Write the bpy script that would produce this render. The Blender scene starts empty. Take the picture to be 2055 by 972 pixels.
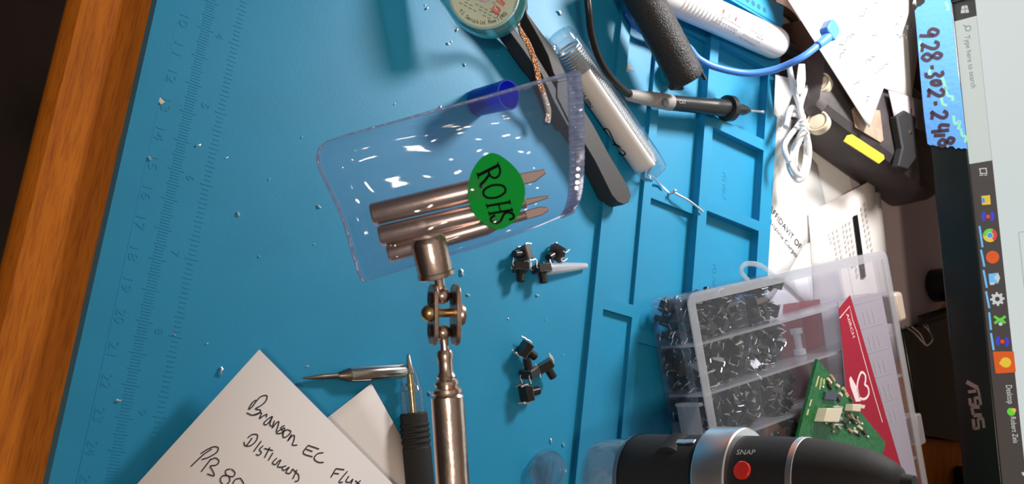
import bpy, math, random
from mathutils import Vector, Matrix
random.seed(7)
sc = bpy.context.scene
# ------------------------------------------------------------------ camera, world, lights, exposure
# all coordinates below are centimetres on the mat (X along its ruler, Y away from the sitter, Z up); U turns them into metres
U = 0.01
F = 2077.957
R = ((-0.11743197, 0.7735504, 0.62275959), (0.96139175, 0.24570613, -0.12391291), (-0.24886873, 0.58416459, -0.77253873))
CX, CY = 1027.5, 486.0
CAM = Vector((24.31354804, -9.82000933, 32.37053692))
cam = bpy.data.objects.new('camera', bpy.data.cameras.new('camera'))
sc.collection.objects.link(cam); sc.camera = cam
M4 = Matrix([(R[0][i], -R[1][i], -R[2][i], CAM[i]*U) for i in range(3)] + [(0, 0, 0, 1)])
cam.matrix_world = M4
cam.data.sensor_fit = 'HORIZONTAL'; cam.data.sensor_width = 36; cam.data.lens = 36*F/2055
cam.data.clip_start = .01; cam.data.clip_end = 50
cam.data.dof.use_dof = True; cam.data.dof.focus_distance = .36; cam.data.dof.aperture_fstop = 40
sc.view_settings.view_transform = 'Standard'; sc.view_settings.look = 'None'
sc.view_settings.exposure = 0.0; sc.view_settings.gamma = 1.0; sc.view_settings.use_curve_mapping = False
w = bpy.data.worlds.new('room'); sc.world = w; w.use_nodes = True
w.node_tree.nodes['Background'].inputs[0].default_value = (.62, .50, .42, 1)
w.node_tree.nodes['Background'].inputs[1].default_value = .27
_n = w.node_tree.nodes; _l = w.node_tree.links      # dim room glow, pale above and darker below, noise-mottled, added for contrast in metal
_tc = _n.new('ShaderNodeTexCoord'); _sx = _n.new('ShaderNodeSeparateXYZ'); _rp = _n.new('ShaderNodeValToRGB'); _nz = _n.new('ShaderNodeTexNoise')
_nz.inputs['Scale'].default_value = 1.7; _ml = _n.new('ShaderNodeMath'); _ml.operation = 'MULTIPLY_ADD'; _ml.inputs[1].default_value = .55; _ad = _n.new('ShaderNodeMath'); _ad.operation = 'ADD'
_l.new(_tc.outputs['Generated'], _sx.inputs[0]); _l.new(_tc.outputs['Generated'], _nz.inputs['Vector']); _l.new(_sx.outputs['Z'], _ml.inputs[0]); _l.new(_nz.outputs['Fac'], _ml.inputs[2]); _l.new(_ml.outputs[0], _rp.inputs[0])
_e = _rp.color_ramp.elements; _e[0].position = .35; _e[0].color = (.10, .08, .07, 1); _e[1].position = .98; _e[1].color = (1.15, .95, .82, 1)
_q = _e.new(.66); _q.color = (.34, .27, .23, 1); _q = _e.new(.80); _q.color = (.62, .50, .43, 1)
_l.new(_rp.outputs[0], _n['Background'].inputs[0])

def area(name, loc, target, size, power, col):
    l = bpy.data.lights.new(name, 'AREA'); l.energy = power; l.size = size*U; l.color = col; l.shape = 'DISK'
    o = bpy.data.objects.new(name, l); sc.collection.objects.link(o)
    o.location = Vector(loc)*U
    o.rotation_euler = (Vector(target)-Vector(loc)).to_track_quat('-Z', 'Y').to_euler()
    return o
area('desk_lamp_light', (-9.5, 31, 20), (2, 27, 0), 7, 1.6, (1, .98, .95))
area('ceiling_lamp_light', (52, -82, 150), (14, 10, 0), 16, 8.6, (1, .80, .62))
sc.cycles.transparent_max_bounces = 48; sc.cycles.max_bounces = 12

# ------------------------------------------------------------------ projection of photo pixels onto real surfaces
def ray(u, v):
    a, b = (u-CX)/F, (v-CY)/F
    return Vector([R[0][i]*a + R[1][i]*b + R[2][i] for i in range(3)])
def at(u, v, z=0.0):
    d = ray(u, v); return CAM + d*((z-CAM.z)/d.z)
def pd(u, v, d): return CAM + ray(u, v)*d
def onp(u, v, O, N):
    d = ray(u, v); return CAM + d*((O-CAM).dot(N)/d.dot(N))
def depth(P):
    q = P-CAM; return sum(R[2][i]*q[i] for i in range(3))
def k(P): return depth(P)/F      # cm per pixel there
def mz(z): return lambda u, v: at(u, v, z)
VX, VY, VZ = [Vector(r) for r in R]   # camera right, down, forward

# ------------------------------------------------------------------ materials
def newmat(name):
    m = bpy.data.materials.new(name); m.use_nodes = True
    nt = m.node_tree; return m, nt, nt.nodes['Principled BSDF']
def mat(name, col, rough=.5, metal=0, bump=0, bscale=200, var=0, vscale=60, coat=0, emit=None, es=1, spec=.5):
    m, nt, p = newmat(name); N = nt.nodes; L = nt.links
    p.inputs['Base Color'].default_value = (*col, 1); p.inputs['Roughness'].default_value = rough
    p.inputs['Metallic'].default_value = metal; p.inputs['Coat Weight'].default_value = coat
    p.inputs['Specular IOR Level'].default_value = spec
    if emit: p.inputs['Emission Color'].default_value = (*emit, 1); p.inputs['Emission Strength'].default_value = es
    tc = N.new('ShaderNodeTexCoord')
    if var:
        n = N.new('ShaderNodeTexNoise'); n.inputs['Scale'].default_value = vscale; n.inputs['Detail'].default_value = 4
        r = N.new('ShaderNodeValToRGB'); L.new(tc.outputs['Object'], n.inputs['Vector']); L.new(n.outputs['Fac'], r.inputs[0])
        r.color_ramp.elements[0].color = (*[c*(1-var) for c in col], 1); r.color_ramp.elements[1].color = (*[min(1, c*(1+var)) for c in col], 1)
        r.color_ramp.elements[0].position = .3; r.color_ramp.elements[1].position = .7
        L.new(r.outputs[0], p.inputs['Base Color'])
    if bump:
        n = N.new('ShaderNodeTexNoise'); n.inputs['Scale'].default_value = bscale; n.inputs['Detail'].default_value = 3
        b = N.new('ShaderNodeBump'); b.inputs['Strength'].default_value = bump; b.inputs['Distance'].default_value = .0006
        L.new(tc.outputs['Object'], n.inputs['Vector']); L.new(n.outputs['Fac'], b.inputs['Height']); L.new(b.outputs[0], p.inputs['Normal'])
    return m
def clear(name, tint=(.95, .96, .98), frost=0.0, fcol=(.9, .92, .95), rough=.06, ior=1.45, bump=0, bscale=60, gain=1.0):
    m = bpy.data.materials.new(name); m.use_nodes = True; nt = m.node_tree; N = nt.nodes; L = nt.links; N.clear()
    out = N.new('ShaderNodeOutputMaterial'); tr = N.new('ShaderNodeBsdfTransparent'); tr.inputs[0].default_value = (*tint, 1)
    gl = N.new('ShaderNodeBsdfGlossy'); gl.inputs['Roughness'].default_value = rough
    fr = N.new('ShaderNodeLayerWeight'); fr.inputs[0].default_value = .5
    pw = N.new('ShaderNodeMath'); pw.operation = 'POWER'; pw.inputs[1].default_value = 4.0
    mu = N.new('ShaderNodeMath'); mu.operation = 'MULTIPLY_ADD'; mu.inputs[1].default_value = .75*gain; mu.inputs[2].default_value = .045*gain; mu.use_clamp = True
    mx = N.new('ShaderNodeMixShader'); L.new(fr.outputs['Facing'], pw.inputs[0]); L.new(pw.outputs[0], mu.inputs[0]); L.new(mu.outputs[0], mx.inputs[0])
    last = tr
    if frost:
        df = N.new('ShaderNodeBsdfDiffuse'); df.inputs[0].default_value = (*fcol, 1)
        tl = N.new('ShaderNodeBsdfTranslucent'); tl.inputs[0].default_value = (*fcol, 1)
        a = N.new('ShaderNodeMixShader'); a.inputs[0].default_value = .5; L.new(df.outputs[0], a.inputs[1]); L.new(tl.outputs[0], a.inputs[2])
        f = N.new('ShaderNodeMixShader'); f.inputs[0].default_value = frost; L.new(tr.outputs[0], f.inputs[1]); L.new(a.outputs[0], f.inputs[2]); last = f
    L.new(last.outputs[0], mx.inputs[1]); L.new(gl.outputs[0], mx.inputs[2]); L.new(mx.outputs[0], out.inputs[0])
    if bump:
        tc = N.new('ShaderNodeTexCoord'); n = N.new('ShaderNodeTexNoise'); n.inputs['Scale'].default_value = bscale
        b = N.new('ShaderNodeBump'); b.inputs['Strength'].default_value = bump; b.inputs['Distance'].default_value = .002
        L.new(tc.outputs['Object'], n.inputs['Vector']); L.new(n.outputs['Fac'], b.inputs['Height'])
        L.new(b.outputs[0], gl.inputs['Normal']); L.new(b.outputs[0], fr.inputs['Normal'])
    return m
def wood_mat():
    m, nt, p = newmat('orange_brown_wood'); N = nt.nodes; L = nt.links
    tc = N.new('ShaderNodeTexCoord'); mp = N.new('ShaderNodeMapping'); mp.inputs['Scale'].default_value = (9, 130, 60)
    n = N.new('ShaderNodeTexNoise'); n.inputs['Scale'].default_value = 1.6; n.inputs['Detail'].default_value = 7; n.inputs['Distortion'].default_value = .6
    n2 = N.new('ShaderNodeTexNoise'); n2.inputs['Scale'].default_value = 14; n2.inputs['Detail'].default_value = 5
    L.new(tc.outputs['Object'], mp.inputs[0]); L.new(mp.outputs[0], n.inputs['Vector']); L.new(mp.outputs[0], n2.inputs['Vector'])
    r = N.new('ShaderNodeValToRGB'); e = r.color_ramp.elements
    e[0].position = .28; e[0].color = (.36, .095, .010, 1); e[1].position = .72; e[1].color = (.58, .18, .014, 1)
    mid = r.color_ramp.elements.new(.5); mid.color = (.50, .145, .010, 1)
    r2 = N.new('ShaderNodeValToRGB'); r2.color_ramp.elements[0].position = .36; r2.color_ramp.elements[0].color = (.62, .55, .5, 1)
    r2.color_ramp.elements[1].position = .52; r2.color_ramp.elements[1].color = (1, 1, 1, 1)
    mm = N.new('ShaderNodeMixRGB'); mm.blend_type = 'MULTIPLY'; mm.inputs[0].default_value = .6
    L.new(n.outputs['Fac'], r.inputs[0]); L.new(n2.outputs['Fac'], r2.inputs[0]); L.new(r.outputs[0], mm.inputs[1]); L.new(r2.outputs[0], mm.inputs[2])
    L.new(mm.outputs[0], p.inputs['Base Color']); p.inputs['Roughness'].default_value = .6; p.inputs['Specular IOR Level'].default_value = .2
    return m
WOOD = wood_mat()
BLUE = mat('blue_silicone', (.006, .240, .45), .5, var=.05, vscale=40, bump=.05, bscale=900)
PAPER = mat('white_paper', (.72, .67, .65), .85, bump=.15, bscale=90)
PAPERW = mat('bright_white_paper', (.88, .87, .86), .85, bump=.15, bscale=60)
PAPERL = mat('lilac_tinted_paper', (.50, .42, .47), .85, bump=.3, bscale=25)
INK = mat('black_ink', (.02, .018, .03), .6)
INKG = mat('grey_ink', (.11, .11, .13), .7)
INKR = mat('red_ink', (.7, .05, .04), .6)
PRINT = mat('black_print', (.01, .01, .012), 1, spec=0)
PRINTG = mat('faded_grey_print', (.35, .35, .36), .8)
NICKEL = mat('warm_nickel', (.80, .67, .59), .22, 1, var=.12, vscale=150, bump=.25, bscale=260)
NICKELD = mat('dull_brown_nickel', (.58, .44, .37), .35, 1, var=.25, vscale=250)
BRASS = mat('brass', (.62, .46, .24), .3, 1)
STEEL = mat('bright_steel', (.66, .64, .63), .16, 1)
STEELD = mat('dark_tinned_metal', (.22, .18, .15), .4, 1)
TIPM = mat('copper_toned_tip_steel', (.82, .66, .60), .30, 1, var=.08, vscale=200, bump=.1, bscale=300)
SOLDER = mat('silver_solder', (.86, .86, .87), .34, .85)
TIPE = mat('dull_rose_tip_metal', (.38, .28, .25), .5, .5)
BLACKP = mat('black_plastic', (.012, .012, .013), .32)
BLACKM = mat('matte_black_rubber', (.013, .013, .014), .7, bump=.1, bscale=900)
BLACKG = mat('gloss_black_plastic', (.006, .008, .008), .22, spec=.35)
FOAM = mat('black_textured_foam', (.018, .018, .020), .45, bump=1.0, bscale=1300)
TWZ = mat('grey_black_coated_steel', (.034, .033, .034), .6, metal=0, bump=.08, bscale=500)
GREYB = mat('grey_rubber_boot', (.30, .29, .28), .6)
WHITEP = mat('white_plastic', (.82, .82, .83), .35)
CREAM = mat('cream_plastic', (.62, .55, .42), .45)
TUBEW = mat('glossy_white_tube', (.82, .82, .85), .3, coat=.3)
BLUEC = mat('blue_cable_jacket', (.07, .25, .80), .35)
GREEN = mat('green_sticker', (.001, .46, .06), .6, spec=.1)
PCB = mat('green_circuit_board', (.008, .12, .03), .3, var=.35, vscale=500)
RED = mat('red_print', (.30, .015, .035), .6, spec=.2)
REDB = mat('red_button', (.75, .03, .02), .35, coat=.3)
TAPE = mat('blue_masking_tape', (.09, .29, .70), .8, bump=.4, bscale=400)
GRNH = mat('pale_green_highlighter', (.20, .52, .42), .8)
ALU = mat('brushed_aluminium', (.86, .86, .88), .30, 1)
YEL = mat('yellow_label', (.56, .44, .03), .55, var=.15, vscale=300)
TAN = mat('tan_panel', (.36, .25, .18), .6, var=.3, vscale=120)
DARKB = mat('dusty_dark_grey_plastic', (.060, .050, .052), .5, var=.3, vscale=50, bump=.2, bscale=300)
FLOORM = mat('dark_brown_carpet', (.035, .024, .02), .95, var=.5, vscale=9, bump=.5, bscale=500)
CLEAR = clear('clear_vinyl_film', (.90, .92, .97), .035, (.75, .82, 1), .07, 1.5, bump=.28, bscale=55, gain=.65)
SEAM = clear('welded_vinyl_seam', (.70, .75, .86), .34, (.60, .66, .84), .14, 1.5, bump=.6, bscale=250)
GLASSY = clear('clear_hard_plastic', (.90, .92, .93), .04, (.8, .85, .9), .05, 1.5, gain=1.7)
LENSC = clear('clear_lens_cap_plastic', (.84, .88, .90), .12, (.6, .68, .74), .08, 1.5, gain=1.5)
FROST = clear('frosted_polypropylene', (.95, .95, .97), .03, (.80, .82, .88), .22, 1.45, gain=.55)
FROSTD = clear('frosted_divider_plastic', (.88, .88, .9), .32, (.86, .86, .88), .25, 1.45)
FROSTW = clear('milky_plastic', (.8, .8, .8), .72, (.85, .86, .9), .3, 1.45)
TEAL = clear('teal_tinted_plastic', (.35, .72, .74), .38, (.16, .55, .56), .2, 1.45)
TEALD = clear('dark_teal_plastic', (.1, .40, .42), .5, (.03, .25, .27), .2, 1.45)
CAPB = clear('translucent_blue_plastic', (.10, .16, .75), .55, (.03, .08, .62), .15, 1.45)
def label_mat():
    m = mat('pale_green_disc_label', (.66, .80, .64), .5, var=.16, vscale=45); return m
DISC = label_mat()
def braid_mat(name, a, b):
    m, nt, p = newmat(name); N = nt.nodes; L = nt.links
    tc = N.new('ShaderNodeTexCoord'); v = N.new('ShaderNodeTexVoronoi'); v.inputs['Scale'].default_value = 1400
    r = N.new('ShaderNodeValToRGB'); r.color_ramp.elements[0].color = (*a, 1); r.color_ramp.elements[1].color = (*b, 1); r.color_ramp.elements[1].position = .75
    bp = N.new('ShaderNodeBump'); bp.inputs['Distance'].default_value = .0006; bp.inputs['Strength'].default_value = 1
    L.new(tc.outputs['Object'], v.inputs['Vector']); L.new(v.outputs['Distance'], r.inputs[0]); L.new(r.outputs[0], p.inputs['Base Color'])
    L.new(v.outputs['Distance'], bp.inputs['Height']); L.new(bp.outputs[0], p.inputs['Normal'])
    p.inputs['Metallic'].default_value = .8; p.inputs['Roughness'].default_value = .38; return m
COPPER = braid_mat('copper_braid', (.75, .42, .24), (.32, .11, .04))
TINNED = mat('tinned_braid', (.62, .50, .42), .35, .8, bump=.8, bscale=700)
def emis(name, c, s=1): return mat(name, (.01, .01, .01), .4, emit=c, es=s)
E_BG = emis('screen_white', (.60, .655, .645)); E_BAR = emis('screen_taskbar', (.060, .048, .042)); E_SRCH = emis('screen_search_field', (.56, .61, .575))
E_TXT = emis('screen_white_text', (.55, .58, .58)); E_GREY = emis('screen_grey_text', (.13, .15, .16)); E_START = emis('screen_black', (.006, .010, .010))
E_BLU = emis('screen_blue', (.06, .28, .75)); E_YEL = emis('screen_yellow', (.75, .50, .04)); E_RED = emis('screen_red', (.70, .06, .03)); E_GRN = emis('screen_green', (.12, .60, .05))
E_ORG = emis('screen_orange', (.66, .10, .012)); E_NAVY = emis('screen_navy', (.05, .05, .55)); E_LINE = emis('screen_pale_grey_line', (.30, .33, .33)); E_SKY = emis('screen_sky_blue', (.15, .48, .85))

# ------------------------------------------------------------------ mesh building
class MB:
    def __init__(s): s.v = []; s.f = []; s.mi = []; s.m = 0
    def add(s, vs, fs):
        o = len(s.v); s.v += [Vector(q) for q in vs]
        for f in fs: s.f.append([i+o for i in f]); s.mi.append(s.m)
    def poly(s, pts): s.add(pts, [list(range(len(pts)))])
    def prism(s, pts, vec):
        n = len(pts); vec = Vector(vec); pts = [Vector(q) for q in pts]
        s.add(pts+[q+vec for q in pts], [list(range(n))[::-1], list(range(n, 2*n))] + [[i, (i+1) % n, n+(i+1) % n, n+i] for i in range(n)])
    def box(s, c, a, b, d):
        c, a, b, d = Vector(c), Vector(a), Vector(b), Vector(d)
        s.prism([c-a-b-d, c+a-b-d, c+a+b-d, c-a+b-d], d*2)
    def abox(s, x0, x1, y0, y1, z0, z1):
        s.box(((x0+x1)/2, (y0+y1)/2, (z0+z1)/2), ((x1-x0)/2, 0, 0), (0, (y1-y0)/2, 0), (0, 0, (z1-z0)/2))
    def tube(s, pts, r, n=10, caps=True, flat=1.0, N=None):
        pts = [Vector(q) for q in pts]; m = len(pts); rs = r if isinstance(r, (list, tuple)) else [r]*m
        up = Vector(N) if N else Vector((.1, .2, 1)); vs = []; prev = None
        for i, q in enumerate(pts):
            t = (pts[min(i+1, m-1)]-pts[max(i-1, 0)]).normalized()
            if N or prev is None: a = t.cross(up).normalized()
            else: a = (prev - t*prev.dot(t)).normalized()
            prev = a; b = t.cross(a)
            for j in range(n):
                th = 2*math.pi*j/n; vs.append(q + a*math.cos(th)*rs[i] + b*math.sin(th)*rs[i]*flat)
        fs = [[i*n+j, i*n+(j+1) % n, (i+1)*n+(j+1) % n, (i+1)*n+j] for i in range(m-1) for j in range(n)]
        if caps: fs += [list(range(n))[::-1], [(m-1)*n+j for j in range(n)]]
        s.add(vs, fs)
    def lathe(s, p0, ax, prof, n=28, caps=True, a0=0, a1=None, ref=None):
        p0, ax = Vector(p0), Vector(ax).normalized()
        x = ax.cross(Vector(ref) if ref else Vector((.13, .27, .95))).normalized(); y = ax.cross(x); vs = []
        full = a1 is None; cnt = n if full else n+1
        for (t, r) in prof:
            for j in range(cnt):
                th = 2*math.pi*j/n if full else a0+(a1-a0)*j/n
                vs.append(p0 + ax*t + (x*math.cos(th)+y*math.sin(th))*r)
        m = len(prof)
        fs = [[i*cnt+j, i*cnt+(j+1) % cnt, (i+1)*cnt+(j+1) % cnt, (i+1)*cnt+j] for i in range(m-1) for j in range(cnt if full else n)]
        if caps and full: fs += [list(range(cnt))[::-1], [(m-1)*cnt+j for j in range(cnt)]]
        s.add(vs, fs)
    def grid(s, fn, nu, nv):
        s.add([fn(i/nu, j/nv) for j in range(nv+1) for i in range(nu+1)],
              [[j*(nu+1)+i, j*(nu+1)+i+1, (j+1)*(nu+1)+i+1, (j+1)*(nu+1)+i] for j in range(nv) for i in range(nu)])
    def ball(s, c, r, n=12, sx=1, sy=1, sz=1):
        c = Vector(c)
        s.lathe(c-Vector((0, 0, 0)), (0, 0, 1), [(-r*math.cos(math.pi*i/n)*sz, max(r*math.sin(math.pi*i/n), r*.02)) for i in range(n+1)], n=n+4)
    def stroke(s, pts, wd, N, th=.004):
        pts = [Vector(q) for q in pts]; N = Vector(N).normalized(); vs = []; m = len(pts)
        for i, q in enumerate(pts):
            t = (pts[min(i+1, m-1)]-pts[max(i-1, 0)])
            if t.length < 1e-7: t = Vector((1, 0, 0))
            a = t.normalized().cross(N).normalized()*wd/2
            vs += [q-a+N*th, q+a+N*th]
        s.add(vs, [[2*i, 2*i+1, 2*i+3, 2*i+2] for i in range(m-1)])
    def build(s, name, mats, parent=None, smooth=35, bevel=0, seg=2):
        if not isinstance(mats, (list, tuple)): mats = [mats]
        if parent is not None: org = ORG[parent.name]
        else:
            xs = [q.x for q in s.v]; ys = [q.y for q in s.v]; zs = [q.z for q in s.v]
            org = Vector(((min(xs)+max(xs))/2, (min(ys)+max(ys))/2, min(zs)))
        me = bpy.data.meshes.new(name); me.from_pydata([(q-org)*U for q in s.v], [], s.f)
        for m in mats: me.materials.append(m)
        for p, i in zip(me.polygons, s.mi): p.material_index = i; p.use_smooth = True
        import bmesh
        bm = bmesh.new(); bm.from_mesh(me); bmesh.ops.recalc_face_normals(bm, faces=bm.faces); bm.to_mesh(me); bm.free()
        me.update(); me.set_sharp_from_angle(angle=math.radians(smooth))
        o = bpy.data.objects.new(name, me); sc.collection.objects.link(o); ORG[o.name] = org
        if parent is not None: o.parent = parent
        else: o.location = org*U
        if bevel:
            b = o.modifiers.new('bevel', 'BEVEL'); b.width = bevel*U; b.segments = seg; b.limit_method = 'ANGLE'; b.angle_limit = math.radians(40)
        return o
ORG = {}
def tag(o, label, cat, group=None):
    o['label'] = label; o['category'] = cat
    if group: o['group'] = group
    return o
def thing(name, label, cat, org, group=None):
    o = bpy.data.objects.new(name, None); sc.collection.objects.link(o); o.empty_display_size = .005
    org = Vector(org); o.location = org*U; ORG[o.name] = org
    return tag(o, label, cat, group)
def structure(o): o['kind'] = 'structure'; return o
def cr(P, n=6, closed=False):      # Catmull-Rom through points
    P = [Vector(q) for q in P]; out = []; m = len(P)
    rng = range(m) if closed else range(m-1)
    for i in rng:
        if closed: a, b, c, d = P[(i-1) % m], P[i], P[(i+1) % m], P[(i+2) % m]
        else: a, b, c, d = P[max(i-1, 0)], P[i], P[i+1], P[min(i+2, m-1)]
        for j in range(n):
            t = j/n; out.append(.5*((2*b)+(c-a)*t+(2*a-5*b+4*c-d)*t*t+(3*b-a-3*c+d)*t**3))
    if not closed: out.append(P[-1])
    return out
TXT = {}
def text_mesh(s):
    if s in TXT: return TXT[s]
    cu = bpy.data.curves.new('t', 'FONT'); cu.body = s; cu.size = 1; cu.resolution_u = 3
    o = bpy.data.objects.new('t', cu); sc.collection.objects.link(o)
    bpy.context.view_layer.update()
    me = bpy.data.meshes.new_from_object(o.evaluated_get(bpy.context.evaluated_depsgraph_get()))
    vs = [v.co.copy() for v in me.vertices]; fs = [list(p.vertices) for p in me.polygons]
    bpy.data.objects.remove(o); bpy.data.curves.remove(cu); bpy.data.meshes.remove(me)
    TXT[s] = (vs, fs); return TXT[s]
def text(mb, s, P0, P1, h, N, th=.01, mirror=False):
    """string s from P0 to P1 along its baseline, capital height h, on a surface with normal N"""
    P0, P1, N = Vector(P0), Vector(P1), Vector(N).normalized()
    vs, fs = text_mesh(s); wmax = max(v.x for v in vs); wmin = min(v.x for v in vs)
    d = P1-P0; L = d.length; d.normalize(); up = N.cross(d).normalized()
    sx = L/(wmax-wmin)
    mb.add([P0 + d*((v.x-wmin)*sx) + up*(v.y*h/.70) + N*th for v in vs], fs)
# pen-stroke glyphs in a unit box (x right, y up)
G = {
 '0': [[(.5, 1), (.15, .8), (.05, .4), (.3, 0), (.7, .05), (.95, .45), (.8, .9), (.5, 1)]],
 '1': [[(.5, 1), (.5, 0)]],
 '2': [[(.1, .8), (.35, 1), (.75, .95), (.85, .7), (.5, .35), (.1, .05), (.4, .1), (.95, .02)]],
 '3': [[(.1, .95), (.6, 1), (.85, .8), (.4, .55), (.85, .35), (.7, .05), (.1, .05)]],
 '4': [[(.25, 1), (.1, .5), (.9, .5)], [(.75, .95), (.75, 0)]],
 '8': [[(.5, .52), (.15, .75), (.45, 1), (.8, .8), (.5, .52), (.1, .25), (.45, 0), (.9, .25), (.5, .52)]],
 '9': [[(.85, .75), (.5, .5), (.1, .7), (.4, 1), (.85, .85), (.85, .4), (.75, 0)]],
 '-': [[(.1, .45), (.9, .45)]],
}
def glyph(mb, g, O, X, Y, wd, N, sm=4):
    for st in g: mb.stroke(cr([O+X*a+Y*b for a, b in st], sm), wd, N)
def pxmap(m, pts): return [m(*q) for q in pts]
def lathe_px(mb, A, B, prof, n=28, caps=True):
    """lathe from A to B; prof = (pixels travelled along the axis in the photo, radius in pixels)"""
    ax = (B-A); L = ax.length; kk = (k(A)+k(B))/2
    mb.lathe(A, ax, [(t*L, r*kk) for t, r in prof], n, caps)
ZUP = Vector((0, 0, 1))

# ------------------------------------------------------------------ setting: floor, desk
mb = MB(); mb.abox(-120, 130, -120, 110, -76, -75); structure(mb.build('floor', FLOORM))
mb = MB(); mb.abox(-120, 130, 82, 84, -75, 170); structure(mb.build('wall_back', mat('beige_wall_paint', (.45, .38, .32), .9)))
mb = MB()
prof = [(-3.08, -.5), (-3.14, -.56), (-3.3, -.85), (-3.36, -1.15), (-3.3, -1.7), (-2.9, -2.4), (-2.4, -2.6), (80, -2.6), (80, -.5)]
mb.prism([(-60, y, z) for y, z in prof], (125, 0, 0))
desk = mb.build('desk', WOOD, smooth=30)
tag(desk, 'orange-brown wood-grain desk with rounded front edge carrying the blue mat', 'desk')

# ------------------------------------------------------------------ the blue silicone mat
def level_mesh(mb, xs, ys, H, zb):
    nx, ny = len(xs)-1, len(ys)-1; idx = {}
    def V(x, y, z):
        key = (round(x, 4), round(y, 4), round(z, 4))
        if key not in idx: idx[key] = len(mb.v); mb.v.append(Vector((x, y, z)))
        return idx[key]
    def face(*p): mb.f.append([V(*q) for q in p]); mb.mi.append(mb.m)
    for i in range(nx):
        for j in range(ny):
            x0, x1, y0, y1 = xs[i], xs[i+1], ys[j], ys[j+1]; h = H(i, j)
            face((x0, y0, h), (x1, y0, h), (x1, y1, h), (x0, y1, h)); face((x0, y0, zb), (x0, y1, zb), (x1, y1, zb), (x1, y0, zb))
            for di, dj, a, b in ((1, 0, (x1, y0), (x1, y1)), (-1, 0, (x0, y1), (x0, y0)), (0, 1, (x1, y1), (x0, y1)), (0, -1, (x0, y0), (x1, y0))):
                ii, jj = i+di, j+dj
                g = H(ii, jj) if 0 <= ii < nx and 0 <= jj < ny else zb
                if g < h-1e-6: face((*a, g), (*b, g), (*b, h), (*a, h))
def hmat(x, y):
    if y < -.25: return .09
    if y < 19.15: return 0.0
    if x < -1.75:
        return .58
    if x < .35:                                              # pen slot
        if y > 29.4 or y < 19.9: return .55
        return .05 if -1.6 < x < -.05 else .55
    if y < 19.75: return .26
    if y < 21.5: return .06 if any(a < x < b for a, b in ((1.0, 15.05), (15.6, 40.6))) else .26
    if y < 22.0: return .26
    if y < 24.85: return .03 if any(a < x < b for a, b in ((1.1, 9.45), (9.95, 16.0), (16.6, 40.6))) else .26
    if y < 25.45: return .56
    if y < 29.3: return .06 if any(a < x < b for a, b in ((.95, 4.85), (5.42, 9.15), (9.65, 13.6), (14.2, 18.6), (19.2, 24), (24.6, 40.6))) else .56
    return .56
xs = [-2.95, -2.5, -1.75, -1.6, -.05, .35, .95, 1.0, 1.1, 4.85, 5.42, 9.15, 9.45, 9.65, 9.95, 13.6, 14.2, 15.05, 15.6, 16.0, 16.6, 18.6, 19.2, 24, 24.6, 40.6, 41.2, 42]
ys = [-1.0, -.25, 19.15, 19.75, 19.9, 21.5, 22.0, 24.85, 25.45, 29.3, 29.4, 30.2]
mb = MB()
HH = lambda i, j: hmat((xs[i]+xs[i+1])/2, (ys[j]+ys[j+1])/2)
level_mesh(mb, xs, ys, HH, -.5)
work_mat = mb.build('silicone_work_mat', BLUE, bevel=.10, seg=3, smooth=40)
tag(work_mat, 'large blue silicone soldering mat with embossed ruler and raised parts trays', 'work mat')
# embossed ruler: pattern of the same mat
mb = MB()
for mm in range(50, 340):
    x = mm/10; y0 = .78; L = .55 if mm % 10 == 0 else (.42 if mm % 5 == 0 else .30)
    mb.abox(x-.014, x+.014, y0-L/2+.0, y0+L/2, -.01, .012)
for q in range(16*2, 16*13):
    x = 2.54*q/16-.04; L = .42 if q % 16 == 0 else (.32 if q % 4 == 0 else .22)
    mb.abox(x-.014, x+.014, 1.86-L/2, 1.86+L/2, -.01, .012)
for n in range(6, 33): text(mb, str(n), (n-.22, .0-.12, 0), (n+.22 if n > 9 else n+.05, -.12, 0), .30, ZUP, .012)
for n in range(2, 13): text(mb, str(n), (2.54*n-.2, 1.17, 0), (2.54*n-.02, 1.17, 0), .26, ZUP, .012)
for n, (u, v) in enumerate([(1450, 345), (1430, 530)]):
    P = at(u, v, .06); text(mb, 'M3 MAX', P, P+Vector((1.4, .1, 0)), .3, ZUP, .012)
rl = mb.build('ruler_marks', BLUE, work_mat)
# magnet holes along the left rim
mb = MB()
for i in range(22):
    y = 18.8+.50*i*.91
    mb.abox(-2.0, -1.55+.0, y, y+.28, .52, .595)
HOLE = mat('deep_blue_recess', (.004, .09, .20), .6)
mb2 = MB()
for i in range(22):
    y = 19.1+.455*i; mb2.lathe((-2.12, y, .575), ZUP, [(0, .15), (.012, .15)], 14)
mb2.build('screw_recess_row', HOLE, work_mat)['label'] = 'row of small darker blue screw recesses'

# ------------------------------------------------------------------ papers
def sheet(name, c, zs, M, th=.02, curl=0, nu=10, nv=10, wob=0, seed=0):
    """quad sheet; c = 4 world points (z included)"""
    c = [Vector(q) for q in c]
    def fn(a, b):
        q = c[0]*(1-a)*(1-b)+c[1]*a*(1-b)+c[2]*a*b+c[3]*(1-a)*b
        q = q + ZUP*(curl*math.sin(math.pi*a)*math.sin(math.pi*b) + wob*math.sin(3+seed+5*a)*math.cos(2+seed*2+4*b))
        return q
    mb = MB(); mb.grid(fn, nu, nv); o = mb.build(name, M)
    s = o.modifiers.new('thickness', 'SOLIDIFY'); s.thickness = th*U; s.offset = 1
    return o, fn
def proj(P):
    q = P-CAM; c = [sum(R[r][i]*q[i] for i in range(3)) for r in range(3)]; return CX+F*c[0]/c[2], CY+F*c[1]/c[2]
def surf(fn, lift=.03, n=70):
    S = []
    for i in range(n+1):
        for j in range(n+1):
            P = fn(i/n, j/n); S.append((*proj(P), P))
    def m(u, v):
        P = min(S, key=lambda s: (s[0]-u)**2+(s[1]-v)**2)[2]; Q = at(u, v, P.z); return Q+ZUP*lift
    return m
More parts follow.
